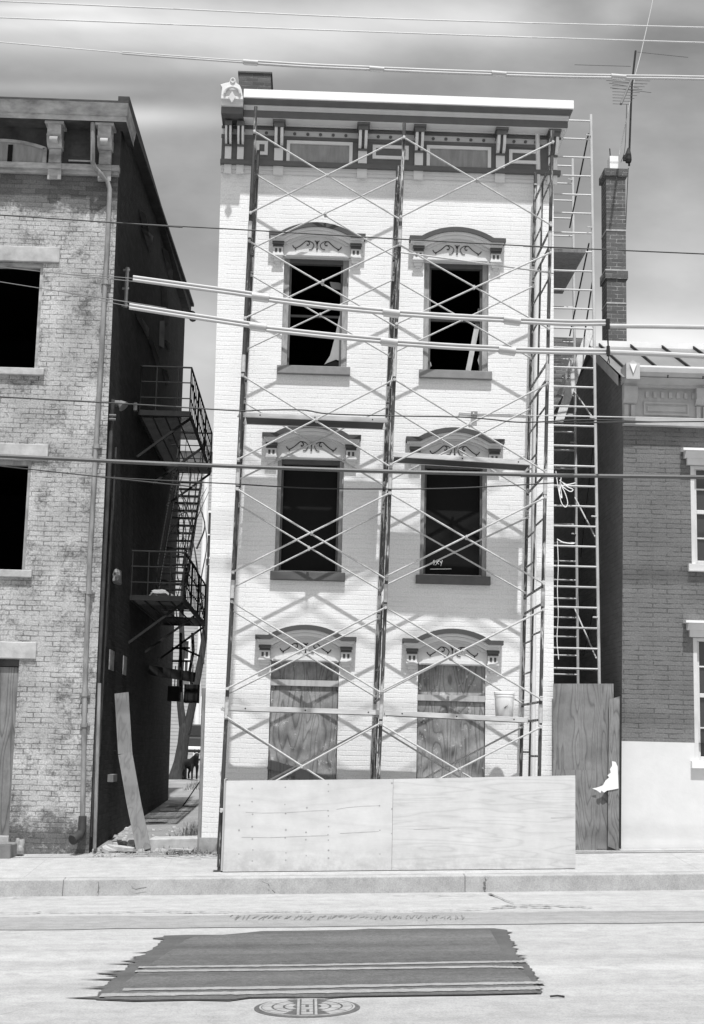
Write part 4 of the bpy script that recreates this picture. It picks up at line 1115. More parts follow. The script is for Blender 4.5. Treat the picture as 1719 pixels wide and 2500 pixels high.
mb.hexa([(xl,YA-.1,zd),(a.x,YA-.1,zd),(a.x,YR+.15,zd),(xl,YR+.15,zd),(xl,YA-.1,zd+.05),(a.x,YA-.1,zd+.05),(a.x,YR+.15,zd+.05),(xl,YR+.15,zd+.05)])
tag(mb.build('timber_deck', m_board), 'dark timber deck high in the ladder tower, seen from below', 'platform')
mb = MB(); mb.beam(at(1443,800,1.75), at(1364,1034,1.0), .04, .13, (1,0,.3)); tag(mb.build('leaning_board', m_boardlight), 'pale board leaning inside the ladder tower', 'board')
mb = MB(); mb.beam(at(1396,880,1.9), at(1364,965,1.7), .03, .06, (1,0,.3)); tag(mb.build('thin_batten', m_boardlight), 'thin pale batten leaning beside the longer board in the ladder tower', 'board')
mb = MB()
q = lambda x, y: at(x, y, .25)
mb.path(spline([q(1357,1150),q(1362,1185),q(1370,1225),q(1380,1238),q(1386,1228),q(1380,1205),q(1368,1180),q(1376,1190),q(1392,1200),q(1399,1195),q(1385,1188),q(1366,1172)]), .007, 6)
mb.path(spline([q(1358,1168),q(1370,1160),q(1366,1200),q(1372,1215),q(1368,1178),q(1384,1183),q(1405,1179)]), .007, 6)
mb.path(spline([q(1360,1316),q(1375,1324),q(1395,1327),q(1403,1326)]), .008, 6)
mb.path(spline([q(1361,1320),q(1363,1380),q(1361,1440),q(1363,1500),q(1360,1560),q(1364,1610)]), .006, 6)
tag(mb.build('rope_coil', m_bucket), 'white rope hanging in loops from the ladder tower rungs', 'rope')
# far brick stack seen through the tower
mb = MB(); Yc = 7.5; p0 = F(1352,825,Yc); p1 = F(1420,825,Yc)
mb.box(p0[0]-.4, p1[0], Yc, Yc+.8, .4, p0[1]-.2, 0); mb.box(p0[0]-.45, p1[0]+.05, Yc-.06, Yc+.86, p0[1]-.2, p0[1], 0)
tag(mb.build('brick_stack', brick('old_stack_brick', .09, .2, .3, bstr=.8)), 'old brick chimney stack seen behind the ladder tower', 'chimney')

# ------------------------------------------------------------------ FIRE ESCAPE
fe = thing('fire_escape', 'black iron fire escape with two grated landings on the dark alley wall', 'fire escape', (-2.6, 6, 3.5))
FX = LX1+.01
def landing(near_l, near_r, floor_px, far_px, hole=None):
    p = atX(near_l[0], near_l[1], LX1); y0 = p.y; zr = p.z
    xo = F(near_r[0], near_r[1], y0)[0]; zf = F(*floor_px, y0)[1]
    y1 = min(atX(far_px[0], far_px[1], xo).y, 9.6)
    mb = MB()
    for (a, b) in (((FX,y0,zf),(FX,y1,zf)),((xo,y0,zf),(xo,y1,zf)),((FX,y0,zf),(xo,y0,zf)),((FX,y1,zf),(xo,y1,zf))): mb.beam(a, b, .03, .09)
    Y = y0+.05
    while Y < y1:
        xe = xo
        if hole and hole[0] < Y < hole[1]: xe = FX+.3
        mb.beam((FX,Y,zf),(xe,Y,zf), .032, .012); Y += .095
    for k in (.25,.5,.75):
        X = FX+(xo-FX)*k
        mb.beam((X,y0,zf-.02),(X,y1,zf-.02), .012, .03)
    mb.build('landing', m_iron, fe)
    mb = MB()
    for h in (1.0,.67,.33):
        z = zf+(zr-zf)*h
        mb.path([(FX,y0,z),(xo,y0,z),(xo,y1,z),(FX,y1,z)], .016 if h == 1 else .011, 6)
    for X in (FX+.02, FX+(xo-FX)*.33, FX+(xo-FX)*.75, xo): mb.path([(X,y0,zf),(X,y0,zr)], .013, 6)
    Y = y0
    while Y < y1: mb.path([(xo,Y,zf),(xo,Y,zr)], .007, 5); Y += .30
    for Y in (y0+(y1-y0)*.33, y0+(y1-y0)*.66, y1): mb.path([(xo,Y,zf),(xo,Y,zr)], .016, 6)
    for (ya, yb) in ((y0+.4,y0+1.7),(y0+2.2,y1-.3)): mb.path([(xo,ya,zr-.2),(xo,yb,zf+.1)], .009, 5)
    mb.build('railing', m_iron, fe)
    for Y in (y0+.1, (y0+y1)/2, y1-.1):
        mb = MB(); mb.beam((xo,Y,zf-.06),(FX,Y,zf-.75), .04, .04, (0,1,0)); mb.build('bracket_strut', m_iron, fe)
    return y0, y1, xo, zf, zr
U = landing((342,894),(468,898),(405,1009),(518,1046),(5.4,7.4))
Lw = landing((321,1345),(451,1346),(400,1461),(503,1419),(5.2,6.8))
def stair(y0, z0, y1, z1, xa, xb, n):
    mb = MB(); treads = []
    for X in (xa, xb): mb.beam((X,y0,z0),(X,y1,z1), .03, .16)
    for i in range(n):
        t = (i+.5)/n; Y = y0+(y1-y0)*t; z = z0+(z1-z0)*t; td = MB(); td.box(xa, xb, Y-.09, Y+.09, z-.012, z+.012); treads.append(td)
    for X in (xa, xb): mb.path([(X,y0,z0+.85),(X,y1,z1+.85)], .013, 6); mb.path([(X,y0,z0),(X,y0,z0+.85)], .012, 6); mb.path([(X,y1,z1),(X,y1,z1+.85)], .012, 6)
    st = mb.build('stair', m_iron, fe)
    for td in treads: td.build('tread', m_iron, st)
stair(9.4, U[3]+.02, 6.2, Lw[3]+.05, FX+.12, FX+.62, 17)
mb = MB(); X = Lw[2]-.02
mb.path([at(470,1545,8.2), at(472,1590,8.2), at(463,1640,8.2), at(468,1672,8.2)], .03, 6); mb.path([at(441,1545,8.2), at(441,1690,8.2)], .03, 6)
for y in (1582,1614,1640): mb.path([at(420,y,8.2), at(464,y,8.2)], .02, 6)
mb.path([at(445,1583,8.2), at(488,1602,8.2)], .02, 6)
mb.build('drop_ladder', m_iron, fe)
for (x, y, w, h) in ((467,1693,.29,.36),(424,1693,.24,.3)):
    p = at(x, y, 8.0); mb = MB(); mb.box(p.x-w/2, p.x+w/2, 8.0, 8.3, p.z-h/2, p.z+h/2); mb.path([p+Vector((0,.15,h/2)), p+Vector((0,.15,h/2+.4))], .012, 6)
    mb.build('counterweight', m_iron, fe, bevel=.01)
mb = MB(); p = at(408,1637,6.5); mb.beam((FX,6.5,p.z),(FX+.85,6.8,p.z-.1), .1, .18); mb.build('hinge_beam', m_iron, fe)
mb = MB(); random.seed(9)
for i in range(9):
    x0 = random.uniform(425, 475); y0 = random.uniform(1060, 1300); pts_ = [at(x0, y0, 7.6)]
    for k in range(4): pts_.append(at(x0+random.uniform(-22, 28), y0+(k+1)*random.uniform(35, 70), 7.6+random.uniform(-.3,.3)))
    mb.path(spline(pts_, 5), random.uniform(.006, .013), 5)
tag(mb.build('loose_cables', m_wireblack), 'tangle of loose black cables hanging through the fire escape', 'cables', kind='stuff')
def crumple(name, c, s, mat, label, cat, seed):
    random.seed(seed); bm = bmesh.new(); bmesh.ops.create_icosphere(bm, subdivisions=3, radius=1)
    ph = [Vector((random.uniform(-1,1) for _ in range(3))).normalized() for _ in range(14)]
    for v in bm.verts:
        d = 1+sum(.10*math.sin(7*v.co.dot(p)+i) for i, p in enumerate(ph))*.5
        v.co = Vector((v.co.x*s[0]*d, v.co.y*s[1]*d, max(v.co.z*s[2]*d, -s[2]*.35)))
    me = bpy.data.meshes.new(name); bm.to_mesh(me); bm.free(); me.materials.append(mat)
    o = bpy.data.objects.new(name, me); COL.objects.link(o); o.location = c
    tag(o, label, cat); return o
p = F(392,1455,Lw[0]+.3)
crumple('crumpled_cloth', (p[0], Lw[0]+.3, Lw[3]+.07), (.2,.18,.10), m_brown, 'pale crumpled cloth lying on the lower fire escape landing', 'cloth', 3)
p = atX(289,1415,LX1+.1); crumple('hanging_rag', (LX1+.08, p.y, p.z), (.06,.3,.15), M('rag_cloth', .22), 'grey rag snagged on the alley wall below the wires', 'rag', 5)
p = atP(72,2070,*SW); crumple('crumpled_bag', (p.x, -.13, swz(p.x,-.13)+.07), (.07,.07,.16), m_brown, 'crumpled pale bag standing beside the stone doorstep', 'bag', 8)

# ------------------------------------------------------------------ ALLEY
random.seed(21)
pl0 = at(352, 2064, .25); pl0.z = az(pl0.x, .25)+.01
mb = MB()
pts = [at(297,1692,.9), at(306,1840,.72), at(327,1960,.5), pl0]
for i in range(3):
    a, b = pts[i], pts[i+1]
    mb.beam(a, b, .205, .03, (0,1,0))
tag(mb.build('leaning_plank', m_board), 'long warped plank leaning against the dark side wall at the alley mouth', 'plank')
def slab(name, px, py, Y, w, d, h, rot, tilt, label):
    c = at(px, py, Y); mb = MB(); k = 7; pl = []
    for i in range(k):
        t = 2*math.pi*i/k; r = random.uniform(.75,1.1); pl.append((w/2*r*math.cos(t), d/2*r*math.sin(t)))
    mb.prism(pl, 'z', 0, h)
    o = mb.build(name, m_rubble, bevel=.008); o.location = (c.x, Y, az(c.x, max(Y,.0))+.005); o.rotation_euler = (tilt[0], tilt[1], rot)
    return tag(o, label, 'rubble')
slab('rubble_chunk', 295, 2062, .25, .48, .35, .07, .2, (0,R(6)), 'broken concrete slab lying at the foot of the alley wall')
slab('rubble_chunk', 330, 2030, .75, .35, .3, .05, .5, (R(30),R(25)), 'small concrete slab propped up behind the leaning plank')
slab('rubble_chunk', 385, 2036, 1.0, .25, .2, .06, 1.2, (0,0), 'small pale concrete fragment right of the leaning plank')
slab('rubble_chunk', 265, 2058, .10, .30, .26, .06, 2.1, (R(8),R(-14)), 'tilted concrete slab against the foot of the alley conduit')
slab('rubble_chunk', 320, 2068, .02, .20, .16, .05, .8, (R(-12),R(10)), 'small broken concrete lump in front of the leaning plank foot')
slab('rubble_chunk', 440, 2062, .12, .34, .12, .04, .1, (0,R(3)), 'flat concrete sliver in front of the alley step')
mb = MB(); c0 = at(368,2048,.6); c1 = at(490,2040,.6)
mb.hexa([(c0.x,.35,.05),(c1.x,.35,.05),(c1.x,.95,.05),(c0.x,.95,.05),(c0.x,.35,.27),(c1.x,.35,.30),(c1.x,.95,.30),(c0.x,.95,.27)])
tag(mb.build('alley_step', m_rubble, bevel=.012), 'low pale concrete step across the alley mouth', 'step')
# weeds
mb = MB()
def blade(x, y, z, h, lean):
    a = random.uniform(0, 6.28); w = random.uniform(.006,.014); dx, dy = math.cos(a), math.sin(a)
    mb.add([(x-dy*w,y+dx*w,z),(x+dy*w,y-dx*w,z),(x+dx*lean,y+dy*lean,z+h)], [(0,1,2)])
for i in range(700):
    Y = random.uniform(1.0,3.4); X = -1.62-abs(random.gauss(0,.16)); blade(X, Y, az(X,Y), random.uniform(.04,.22), random.uniform(.02,.14))
for i in range(300):
    Y = random.uniform(14.5,17.5); X = random.uniform(-3.0,-1.8); blade(X, Y, az(X,Y), random.uniform(.04,.2), random.uniform(.02,.15))
for i in range(160):
    X = random.gauss(-1.62,.16); Y = random.uniform(-.35,.02); blade(X, Y, swz(X,Y), random.uniform(.02,.08), random.uniform(.02,.12))
for i in range(80):
    X = random.uniform(-2.9,-1.4); Y = random.uniform(.02,.5); blade(X, Y, swz(X,0)+.0, random.uniform(.02,.1), random.uniform(.02,.1))
tag(mb.build('weeds', m_weed), 'dry weeds and litter along the alley edge beside the white house', 'weeds', kind='stuff')
mb = MB()
for i in range(70):
    X = random.gauss(-1.55,.25); Y = random.uniform(-.6,-.02); z = swz(X,Y)+.008; a = random.uniform(-.5,.5); l = random.uniform(.05,.3)
    mb.path([(X,Y,z),(X+l*.5*math.cos(a),Y+l*.5*math.sin(a),z+random.uniform(0,.02)),(X+l*math.cos(a),Y+l*math.sin(a),z)], .004, 4)
for i in range(120):
    X = random.uniform(-3.0,-1.5); Y = random.uniform(-.5,.4); z = swz(X,min(Y,0))+.004; s = random.uniform(.008,.03)
    mb.box(X,X+s,Y,Y+s,z,z+s*.6)
for i in range(150):
    Y = random.uniform(.1, 4.0); X = random.uniform(-3.0, -1.65); z = az(X, Y)+.002; s = random.uniform(.012, .075)
    a = random.uniform(0, 3.1); c_, n_ = math.cos(a)*s, math.sin(a)*s*.7; h_ = s*random.uniform(.3,.8)
    q4 = [(X+c_, Y+n_), (X-n_, Y+c_*.8), (X-c_*.9, Y-n_), (X+n_, Y-c_)]
    mb.hexa([(p_[0], p_[1], z) for p_ in q4] + [(X+(p_[0]-X)*.7, Y+(p_[1]-Y)*.7, z+h_*random.uniform(.7,1.1)) for p_ in q4])
tag(mb.build('litter', m_rubble), 'twigs and grit scattered on the pavement at the alley mouth', 'litter', kind='stuff')
mb = MB(); a = at(447,1965,9); a.z = az(a.x,9)+.02; b = at(490,1905,9.5); mb.path([a, b], .012, 6)
tag(mb.build('wire_rod', m_iron), 'thin rod slanting up from the alley ground to the white house', 'rod')
# tree
tr_ = thing('bare_tree', 'forked bare tree trunk at the far end of the alley', 'tree', (-2.9, 20, az(-2.9,20)))
def T(x, y, Y=20.0): return at(x, y, Y)
mb = MB()
base = T(432,1908); base.z = az(base.x,20)-.05
mb.path([base, base+Vector((.02,0,.12)), T(441,1860), T(447,1815), T(451,1780), T(452,1765)], [.28,.25,.19,.155,.16,.12], 12)
mb.build('trunk', m_bark, tr_, smooth=True)
mb = MB()
mb.path(spline([T(449,1790),T(444,1750),T(440,1710),T(440,1650),T(445,1580),T(443,1500),T(450,1400)]), [.115-.055*i/48 for i in range(49)], 8)
mb.path(spline([T(455,1790),T(463,1752),T(474,1700),T(485,1640),T(494,1590),T(502,1530),T(506,1470),T(512,1380)]), [.125-.06*i/56 for i in range(57)], 8)
mb.build('limb', m_bark, tr_, smooth=True)
mb = MB(); random.seed(4)
for st in ([(503,1530),(490,1430),(505,1330),(495,1250)],[(494,1480),(478,1360),(470,1300),(492,1240),(510,1200)],[(450,1400),(470,1290),(462,1200),(476,1120)],[(480,1340),(500,1285),(488,1230),(505,1190)],[(445,1560),(430,1480),(455,1380)],[(497,1620),(488,1500),(497,1460)],[(470,1300),(450,1230),(440,1180)],[(506,1380),(516,1280),(520,1200)]):
    P_ = spline([T(x, y, 20+random.uniform(-.4,.4)) for x, y in st], 6); k = len(P_)
    mb.path(P_, [.03-.024*i/(k-1) for i in range(k)], 5)
mb.build('twigs', m_bark, tr_)
# dog
dg = MB()
o = Vector(T(466,1900,19.4)); o.z = az(o.x, 19.4)
def skin(name, verts, edges, mat, levels=2, root=0):
    me = bpy.data.meshes.new(name); me.from_pydata([v[0] for v in verts], edges, []); me.materials.append(mat)
    ob = bpy.data.objects.new(name, me); COL.objects.link(ob)
    sk = ob.modifiers.new('skin', 'SKIN'); sv = me.skin_vertices[0].data
    for i, v in enumerate(verts): sv[i].radius = (v[1], v[1]); sv[i].use_root = (i == root)
    sb = ob.modifiers.new('sub', 'SUBSURF'); sb.levels = levels; sb.render_levels = levels
    return ob
V = [((-.30,0,.46),.10),((-.10,0,.45),.10),((.12,0,.47),.125),((.24,0,.50),.10),((.34,-.02,.60),.07),((.42,-.04,.66),.075),((.52,-.06,.63),.042),((.58,-.07,.61),.03),
     ((-.33,.08,.34),.07),((-.28,.09,.26),.04),((-.37,.09,.16),.028),((-.34,.09,.02),.026),
     ((-.30,-.08,.34),.07),((-.24,-.09,.26),.04),((-.33,-.09,.16),.028),((-.30,-.09,.02),.026),
     ((.20,.08,.34),.045),((.19,.08,.18),.028),((.20,.08,.02),.026),
     ((.24,-.08,.34),.045),((.25,-.08,.18),.028),((.26,-.08,.02),.026),
     ((-.42,0,.50),.03),((-.52,0,.42),.022),((-.56,0,.30),.012)]
Ed = [(0,1),(1,2),(2,3),(3,4),(4,5),(5,6),(6,7),(0,8),(8,9),(9,10),(10,11),(0,12),(12,13),(13,14),(14,15),(3,16),(16,17),(17,18),(3,19),(19,20),(20,21),(0,22),(22,23),(23,24)]
dog = skin('dog', V, Ed, m_dog); dog.location = o; dog.rotation_euler = (0,0,R(-62)); dog.scale = (1.05,1.05,1.05)
tag(dog, 'black dog standing behind the tree trunk at the far end of the alley', 'dog')
em = MB()
for s in (-1, 1): em.prism([(.38,.70),(.45,.70),(.40,.80)], 'y', -.04+s*.055-.012, -.04+s*.055+.012)
em.build('ear', m_dog, dog, (0,0,0))
# car
cc = at(484, 1870, 42); cg = az(cc.x, 42)
car = thing('parked_car', 'dark parked car seen end on far down the alley', 'car', (cc.x, 42, cg))
mb = MB()
mb.prism([(-.82,.25),(-.86,.55),(-.84,.85),(-.78,.92),(-.62,1.38),(-.5,1.45),(.5,1.45),(.62,1.38),(.78,.92),(.84,.85),(.86,.55),(.82,.25)], 'y', .1, 3.6)
mb.prism([(-.8,.28),(-.84,.6),(-.8,.9),(.8,.9),(.84,.6),(.8,.28)], 'y', 0, .1)
mb.build('body', m_car, car, (0,0,0), bevel=.05)
mb = MB(); mb.prism([(-.66,.97),(-.55,1.35),(.55,1.35),(.66,.97)], 'y', .085, .099); mb.build('windscreen', m_glass, car, (0,0,0))
mb = MB(); mb.box(-.84,.84,-.06,-.001,.36,.5); mb.build('bumper', m_white, car, (0,0,0), bevel=.03)
for s in (-1, 1):
    mb = MB(); mb.path([(s*.6,-.03,.70),(s*.6,.02,.70)], .11, 16); mb.path([(s*.6,-.035,.70),(s*.6,-.031,.70)], .045, 12, 1); mb.build('headlight', [m_lamp, m_rubber], car, (0,0,0))
    for yy in (.75, 2.9):
        mb = MB(); mb.path([(s*.72,yy,.3),(s*.86,yy,.3)], .3, 18); mb.build('wheel', m_rubber, car, (0,0,0))
# building across the back
bb_ = thing('clapboard_house', 'pale clapboard house seen at the far end of the alley', 'house', (-4, 52, 1.2))
p_t = F(470,1105,52)[1]
mb = MB()
z = .4; k = 0
while z < p_t:
    mb.prism([(52.0,z),(52.012,z+.18),(52.2,z+.18),(52.2,z)], 'x', -16, 4); z += .18
mb.box(-16,4,52.2,60,.4,p_t)
mb.build('wall', m_far, bb_)
mb = MB(); mb.prism([(51.6,p_t),(56,p_t+1.4),(60.4,p_t)], 'x', -16.3, 4.3); mb.build('roof', M('slate_roof', .22), bb_)
for (xa, xb, ya, yb) in ((505,532,1247,1365),(440,462,1560,1660),(488,520,1700,1790)):
    a = at(xa, ya, 51.95); b = at(xb, yb, 51.95)
    mb = MB(); w = .1
    mb.box(a.x,b.x,51.9,51.995,a.z-w,a.z); mb.box(a.x,b.x,51.9,51.995,b.z,b.z+w); mb.box(a.x,a.x+w,51.9,51.995,b.z+w,a.z-w); mb.box(b.x-w,b.x,51.9,51.995,b.z+w,a.z-w)
    zm = (a.z+b.z)/2; mb.box(a.x+w,b.x-w,51.9,51.995,zm-.03,zm+.03); mb.box((a.x+b.x)/2-.02,(a.x+b.x)/2+.02,51.92,51.995,b.z+w,zm-.03)
    fr = mb.build('window', m_white, bb_); mb = MB(); mb.box(a.x+w,b.x-w,51.97,51.99,b.z+w,a.z-w); mb.build('pane', m_glass, fr)
mb = MB(); p = at(481,1760,51.9); mb.path([(p.x,51.85,p_t),(p.x,51.85,.9)], .14, 10); mb.build('downpipe', m_white, bb_)

# ------------------------------------------------------------------ WIRES
def wire(name, pts, Y, r, mat, label, cat='power line', group=None, extL=True, extR=True, ext=26.0, k=8):
    P_ = [at(x, y, Y) for x, y in pts]
    if extL: d = (P_[0]-P_[1]).normalized(); P_ = [P_[0]+d*ext] + P_
    if extR: d = (P_[-1]-P_[-2]).normalized(); P_ = P_ + [P_[-1]+d*ext]
    t = thing(name, label, cat, P_[len(P_)//2], group)
    mb = MB(); mb.path(spline(P_, k), r, 8); mb.build('cable', mat, t, smooth=True); return t
def cover(t, pts, Y, r, gap=.5):
    P_ = spline([at(x, y, Y) for x, y in pts], 6)
    mb = MB()
    for dz in (r*1.0, -r*.9):
        mb.path([q+Vector((0,0,dz)) for q in P_], r, 10)
    mb.build('line_guard', m_cover, t, smooth=True)
def joint(t, x, y, Y, l, r, ang):
    p = at(x, y, Y); d = Vector((math.cos(ang),0,math.sin(ang)))*l/2; mb = MB()
    mb.path([p-d+Vector((0,0,.0)), p+d], r, 10); mb.path([p-d*.9+Vector((0,-.005,-r)), p+d*.9+Vector((0,-.005,-r))], r*.45, 8, 1)
    mb.build('guard_coupling', [m_cover, m_wiregrey], t, smooth=True)
YW = -2.6
wire('power_line', [(0,3),(430,22),(860,42),(1290,56),(1719,67)], YW, .009, m_wiregrey, 'highest thin pale wire across the top of the sky')
wire('power_line', [(0,43),(430,60),(860,76),(1290,91),(1719,104)], YW, .009, m_wiregrey, 'second thin pale wire from the top of the sky')
t = wire('power_line', [(0,103),(300,129),(612,152),(920,168),(1218,180),(1510,186),(1719,189)], YW, .008, m_wiregrey, 'pale wire in long guard tubes above the white house roof')
cover(t, [(298,129),(400,137),(598,151)], YW, .012)
for a in ([(620,152.5),(760,161),(905,167)],[(935,169),(1080,175),(1200,179)],[(1232,181),(1370,185),(1495,187)],[(1523,188),(1620,189),(1719,191),(1900,194)]): cover(t, a, YW, .018)
for x, y in ((612,152),(920,168),(1218,179.5),(1510,187)): joint(t, x, y, YW, .2, .034, -.05)
YG = -2.95
t = wire('power_line', [(0,652),(150,668),(325,680),(560,713),(650,733),(960,764),(1380,789),(1484,790),(1719,797)], YG, .005, m_wirethin, 'upper of two guarded wires crossing the top windows of the white house')
for a in ([(325,680),(450,697),(590,716),(640,724)],[(655,730),(800,748),(960,763)],[(975,765),(1100,773),(1235,780)],[(1262,783),(1380,788),(1478,788)]): cover(t, a, YG, .022)
for x, y in ((636,725),(955,763),(1250,782)): joint(t, x, y, YG, .22, .047, -.1)
mb = MB(); mb.path([at(x, y, YG) for x, y in ((1487,796),(1600,797),(1719,799),(1900,803))], .03, 10); mb.build('line_guard', m_cover, t)
t = wire('power_line', [(0,688),(150,712),(316,748),(560,788),(640,800),(960,836),(1290,856),(1484,858),(1719,868)], YG, .005, m_wirethin, 'lower of two guarded wires crossing the top windows of the white house')
for a in ([(316,748),(450,769),(590,790),(630,796)],[(650,803),(800,819),(940,832)],[(965,837),(1100,846),(1225,852)],[(1250,855),(1380,858),(1480,859)]): cover(t, a, YG, .022)
for x, y in ((630,797),(950,834),(1238,855)): joint(t, x, y, YG, .22, .047, -.1)
mb = MB(); mb.path([at(x, y, YG) for x, y in ((1489,860),(1600,864),(1719,870),(1900,877))], .034, 10); mb.build('line_guard', m_cover, t)
sp = thing('wire_spacer', 'dark spacer rod clamped between the two guarded wires', 'spacer', at(1484,825,YG-.04))
mb = MB(); mb.path([at(1484,780,YG-.05), at(1484,824,YG-.05), at(1486,868,YG-.05)], .010, 8); mb.build('rod', m_wireblack, sp)
mb = MB()
for y in (791,858): p = at(1485,y,YG-.04); mb = MB(); mb.path([p+Vector((0,0,.07)), p-Vector((0,0,.06))], .022, 8); mb.build('clamp', m_wireblack, sp)
mb = MB()
mb.path(spline([at(1485,868,YG-.05), at(1488,885,YG-.05), at(1483,888,YG-.05), at(1486,874,YG-.05)]), .006, 5)
mb.build('wire_loop', m_wireblack, sp)
wire('power_line', [(0,525),(300,545),(560,559),(1000,585),(1400,606),(1719,620)], -2.45, .009, m_wireblack, 'single black wire crossing the top window hoods')
wire('telephone_line', [(0,969),(270,984),(450,995),(590,1003),(640,1001),(740,1001),(800,1010),(950,1015),(1120,1018),(1200,1024),(1280,1031),(1440,1025),(1600,1030),(1719,1029)], -2.3, .009, m_wireblack, 'slack black wire crossing above the middle window hoods', 'telephone line')
wire('telephone_line', [(1280,1014),(1440,1017),(1600,1020),(1719,1023)], -2.2, .005, m_wiregrey, 'thin pale wire under the cornice of the grey house', 'telephone line', extL=False)
wire('power_line', [(0,1113),(250,1125),(560,1138),(950,1151),(1400,1161),(1719,1165)], -2.4, .026, M('thick_grey_cable', .10, .45, .1, 8), 'thick cable crossing the tops of the middle windows')
wire('telephone_line', [(75,1146),(235,1163),(400,1173),(560,1181),(760,1192),(950,1194),(1100,1192),(1250,1185),(1352,1179)], -2.2, .008, m_wireblack, 'thin black wire sagging across the middle windows below the thick cable', 'telephone line', extL=True, extR=False)

# ------------------------------------------------------------------ camera, light, sky
cd = bpy.data.cameras.new('camera'); co = bpy.data.objects.new('camera', cd); COL.objects.link(co)
cd.sensor_fit = 'VERTICAL'; cd.sensor_height = 36; cd.sensor_width = 24; cd.lens = 36*FPX/PH; cd.clip_end = 1000
m3 = Matrix((RT, UP, -fw)).transposed(); co.matrix_world = Matrix.Translation(CAM) @ m3.to_4x4()
scene.camera = co
EL, AZ = R(68), R(3)
sd = Vector((math.sin(AZ)*math.cos(EL), -math.cos(AZ)*math.cos(EL), math.sin(EL)))
sl = bpy.data.lights.new('sun', 'SUN'); so = bpy.data.objects.new('sun', sl); COL.objects.link(so)
sl.energy = 3.1; sl.angle = R(.8); sl.color = (1, 1, 1)
so.rotation_euler = (-sd).to_track_quat('-Z', 'Y').to_euler(); so.location = sd*40
w = bpy.data.worlds.new('World'); scene.world = w; w.use_nodes = True
nt = w.node_tree; bg = nt.nodes['Background']
sky = N(nt, 'ShaderNodeTexSky'); sky.sky_type = 'NISHITA'; sky.sun_disc = False
sky.sun_elevation = EL; sky.sun_rotation = math.atan2(sd.x, sd.y); sky.air_density = 1.0; sky.dust_density = 1.5
bw_ = N(nt, 'ShaderNodeRGBToBW'); nt.links.new(sky.outputs[0], bw_.inputs[0])
tc = N(nt, 'ShaderNodeTexCoord'); sp = N(nt, 'ShaderNodeSeparateXYZ'); nt.links.new(tc.outputs['Generated'], sp.inputs[0])
X_, Y_, Z_ = sp.outputs
den = math_(nt, 'MAXIMUM', math_(nt, 'ABSOLUTE', Y_), .15)
u = math_(nt, 'DIVIDE', X_, den); v = math_(nt, 'DIVIDE', Z_, den)
cb = N(nt, 'ShaderNodeCombineXYZ'); nt.links.new(math_(nt, 'MULTIPLY', u, 1.6), cb.inputs[0]); nt.links.new(math_(nt, 'MULTIPLY_ADD', v, 7.0, math_(nt, 'MULTIPLY', u, 1.1)), cb.inputs[1]); nt.links.new(math_(nt,'SIGN',Y_), cb.inputs[2])
streak = noise(nt, cb.outputs[0], 1.5, 7, .55, .35)
cb2 = N(nt, 'ShaderNodeCombineXYZ'); nt.links.new(u, cb2.inputs[0]); nt.links.new(math_(nt, 'MULTIPLY', v, 1.8), cb2.inputs[1])
soft = noise(nt, cb2.outputs[0], 5, 6, .55)
def blob(u0, v0, su, sv, sl=0):
    du = math_(nt, 'SUBTRACT', u, u0); dv = math_(nt, 'SUBTRACT', v, v0)
    if sl: dv = math_(nt, 'SUBTRACT', dv, math_(nt, 'MULTIPLY', du, sl))
    a = math_(nt, 'DIVIDE', du, su); b = math_(nt, 'DIVIDE', dv, sv)
    return math_(nt, 'EXPONENT', math_(nt, 'MULTIPLY', math_(nt, 'ADD', math_(nt, 'MULTIPLY', a, a), math_(nt, 'MULTIPLY', b, b)), -1.0))
def uv(x, y):
    r = ray(x, y); return r.x/r.y, r.z/r.y
def bl(x, y, sx, sy, sl=0):
    a = uv(x, y); return blob(a[0], a[1], sx/FPX, sy/FPX*1.1, sl)
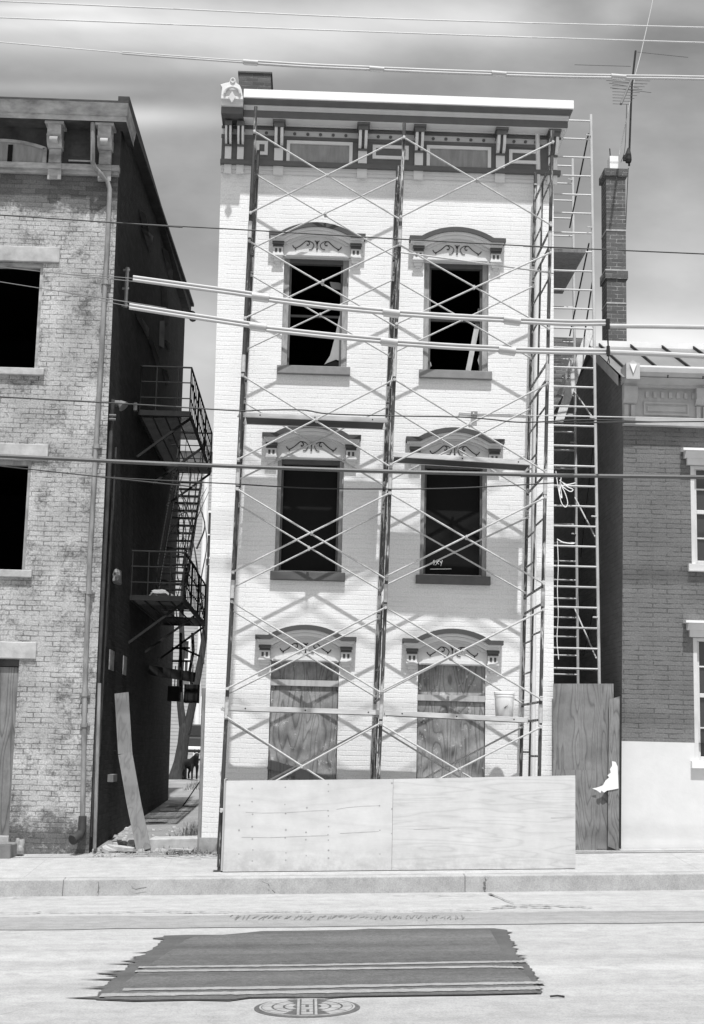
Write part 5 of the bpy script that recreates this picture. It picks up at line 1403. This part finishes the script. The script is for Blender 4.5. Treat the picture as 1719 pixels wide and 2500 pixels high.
parts = [(bl(820,70,430,85,.10),.75),(bl(1180,55,240,75,-.12),.62),(bl(180,45,500,95,.05),.85),(bl(160,58,330,20,.07),.25),(bl(260,105,330,22,.08),.12),(bl(60,20,260,12,.05),.3),(bl(520,160,260,26,.06),.25),(bl(330,285,280,28,.04),.55),(bl(120,215,260,16,.03),.22),(bl(1640,845,330,100,0),1.0),(bl(1640,480,170,130,0),.16),(bl(1660,640,180,70,0),.25),(bl(480,900,140,200,0),.42),(bl(1590,90,230,85,-.42),-.13),(bl(1660,10,160,60,0),.15),(bl(1500,30,60,60,0),.25)]
tot = None
for p, k in parts:
    q = math_(nt, 'MULTIPLY', p, k); tot = q if tot is None else math_(nt, 'ADD', tot, q)
mod = N(nt, 'ShaderNodeMapRange'); mod.inputs[1].default_value = .35; mod.inputs[2].default_value = .65; mod.inputs[3].default_value = .75; mod.inputs[4].default_value = 1.15
nt.links.new(streak, mod.inputs[0])
tot = math_(nt, 'MULTIPLY', tot, mod.outputs[0])
gen = N(nt, 'ShaderNodeMapRange'); gen.inputs[1].default_value = .42; gen.inputs[2].default_value = .72; gen.inputs[3].default_value = -.05; gen.inputs[4].default_value = .26; nt.links.new(soft, gen.inputs[0])
tot = math_(nt, 'ADD', tot, gen.outputs[0])
SKYC, CLOUD = .6, 4.2
dt = N(nt, 'ShaderNodeVectorMath'); dt.operation = 'DOT_PRODUCT'; nt.links.new(tc.outputs['Generated'], dt.inputs[0]); dt.inputs[1].default_value = sd
glow = math_(nt, 'POWER', math_(nt, 'MAXIMUM', dt.outputs['Value'], 0), 4.0)      # bright haze round the sun, behind the camera
base = math_(nt, 'ADD', math_(nt, 'MULTIPLY_ADD', bw_.outputs[0], SKYC, 1.38), math_(nt, 'MULTIPLY', glow, 4.5))
val = math_(nt, 'MULTIPLY_ADD', tot, CLOUD, base)
cbo = N(nt, 'ShaderNodeCombineXYZ')
for i in range(3): nt.links.new(val, cbo.inputs[i])
nt.links.new(cbo.outputs[0], bg.inputs['Color']); bg.inputs['Strength'].default_value = .075
scene.view_settings.view_transform = 'Standard'; scene.view_settings.look = 'None'; scene.view_settings.exposure = 0.78; scene.view_settings.gamma = 1
scene.render.engine = 'CYCLES'
scene.cycles.max_bounces = 8; scene.cycles.diffuse_bounces = 5
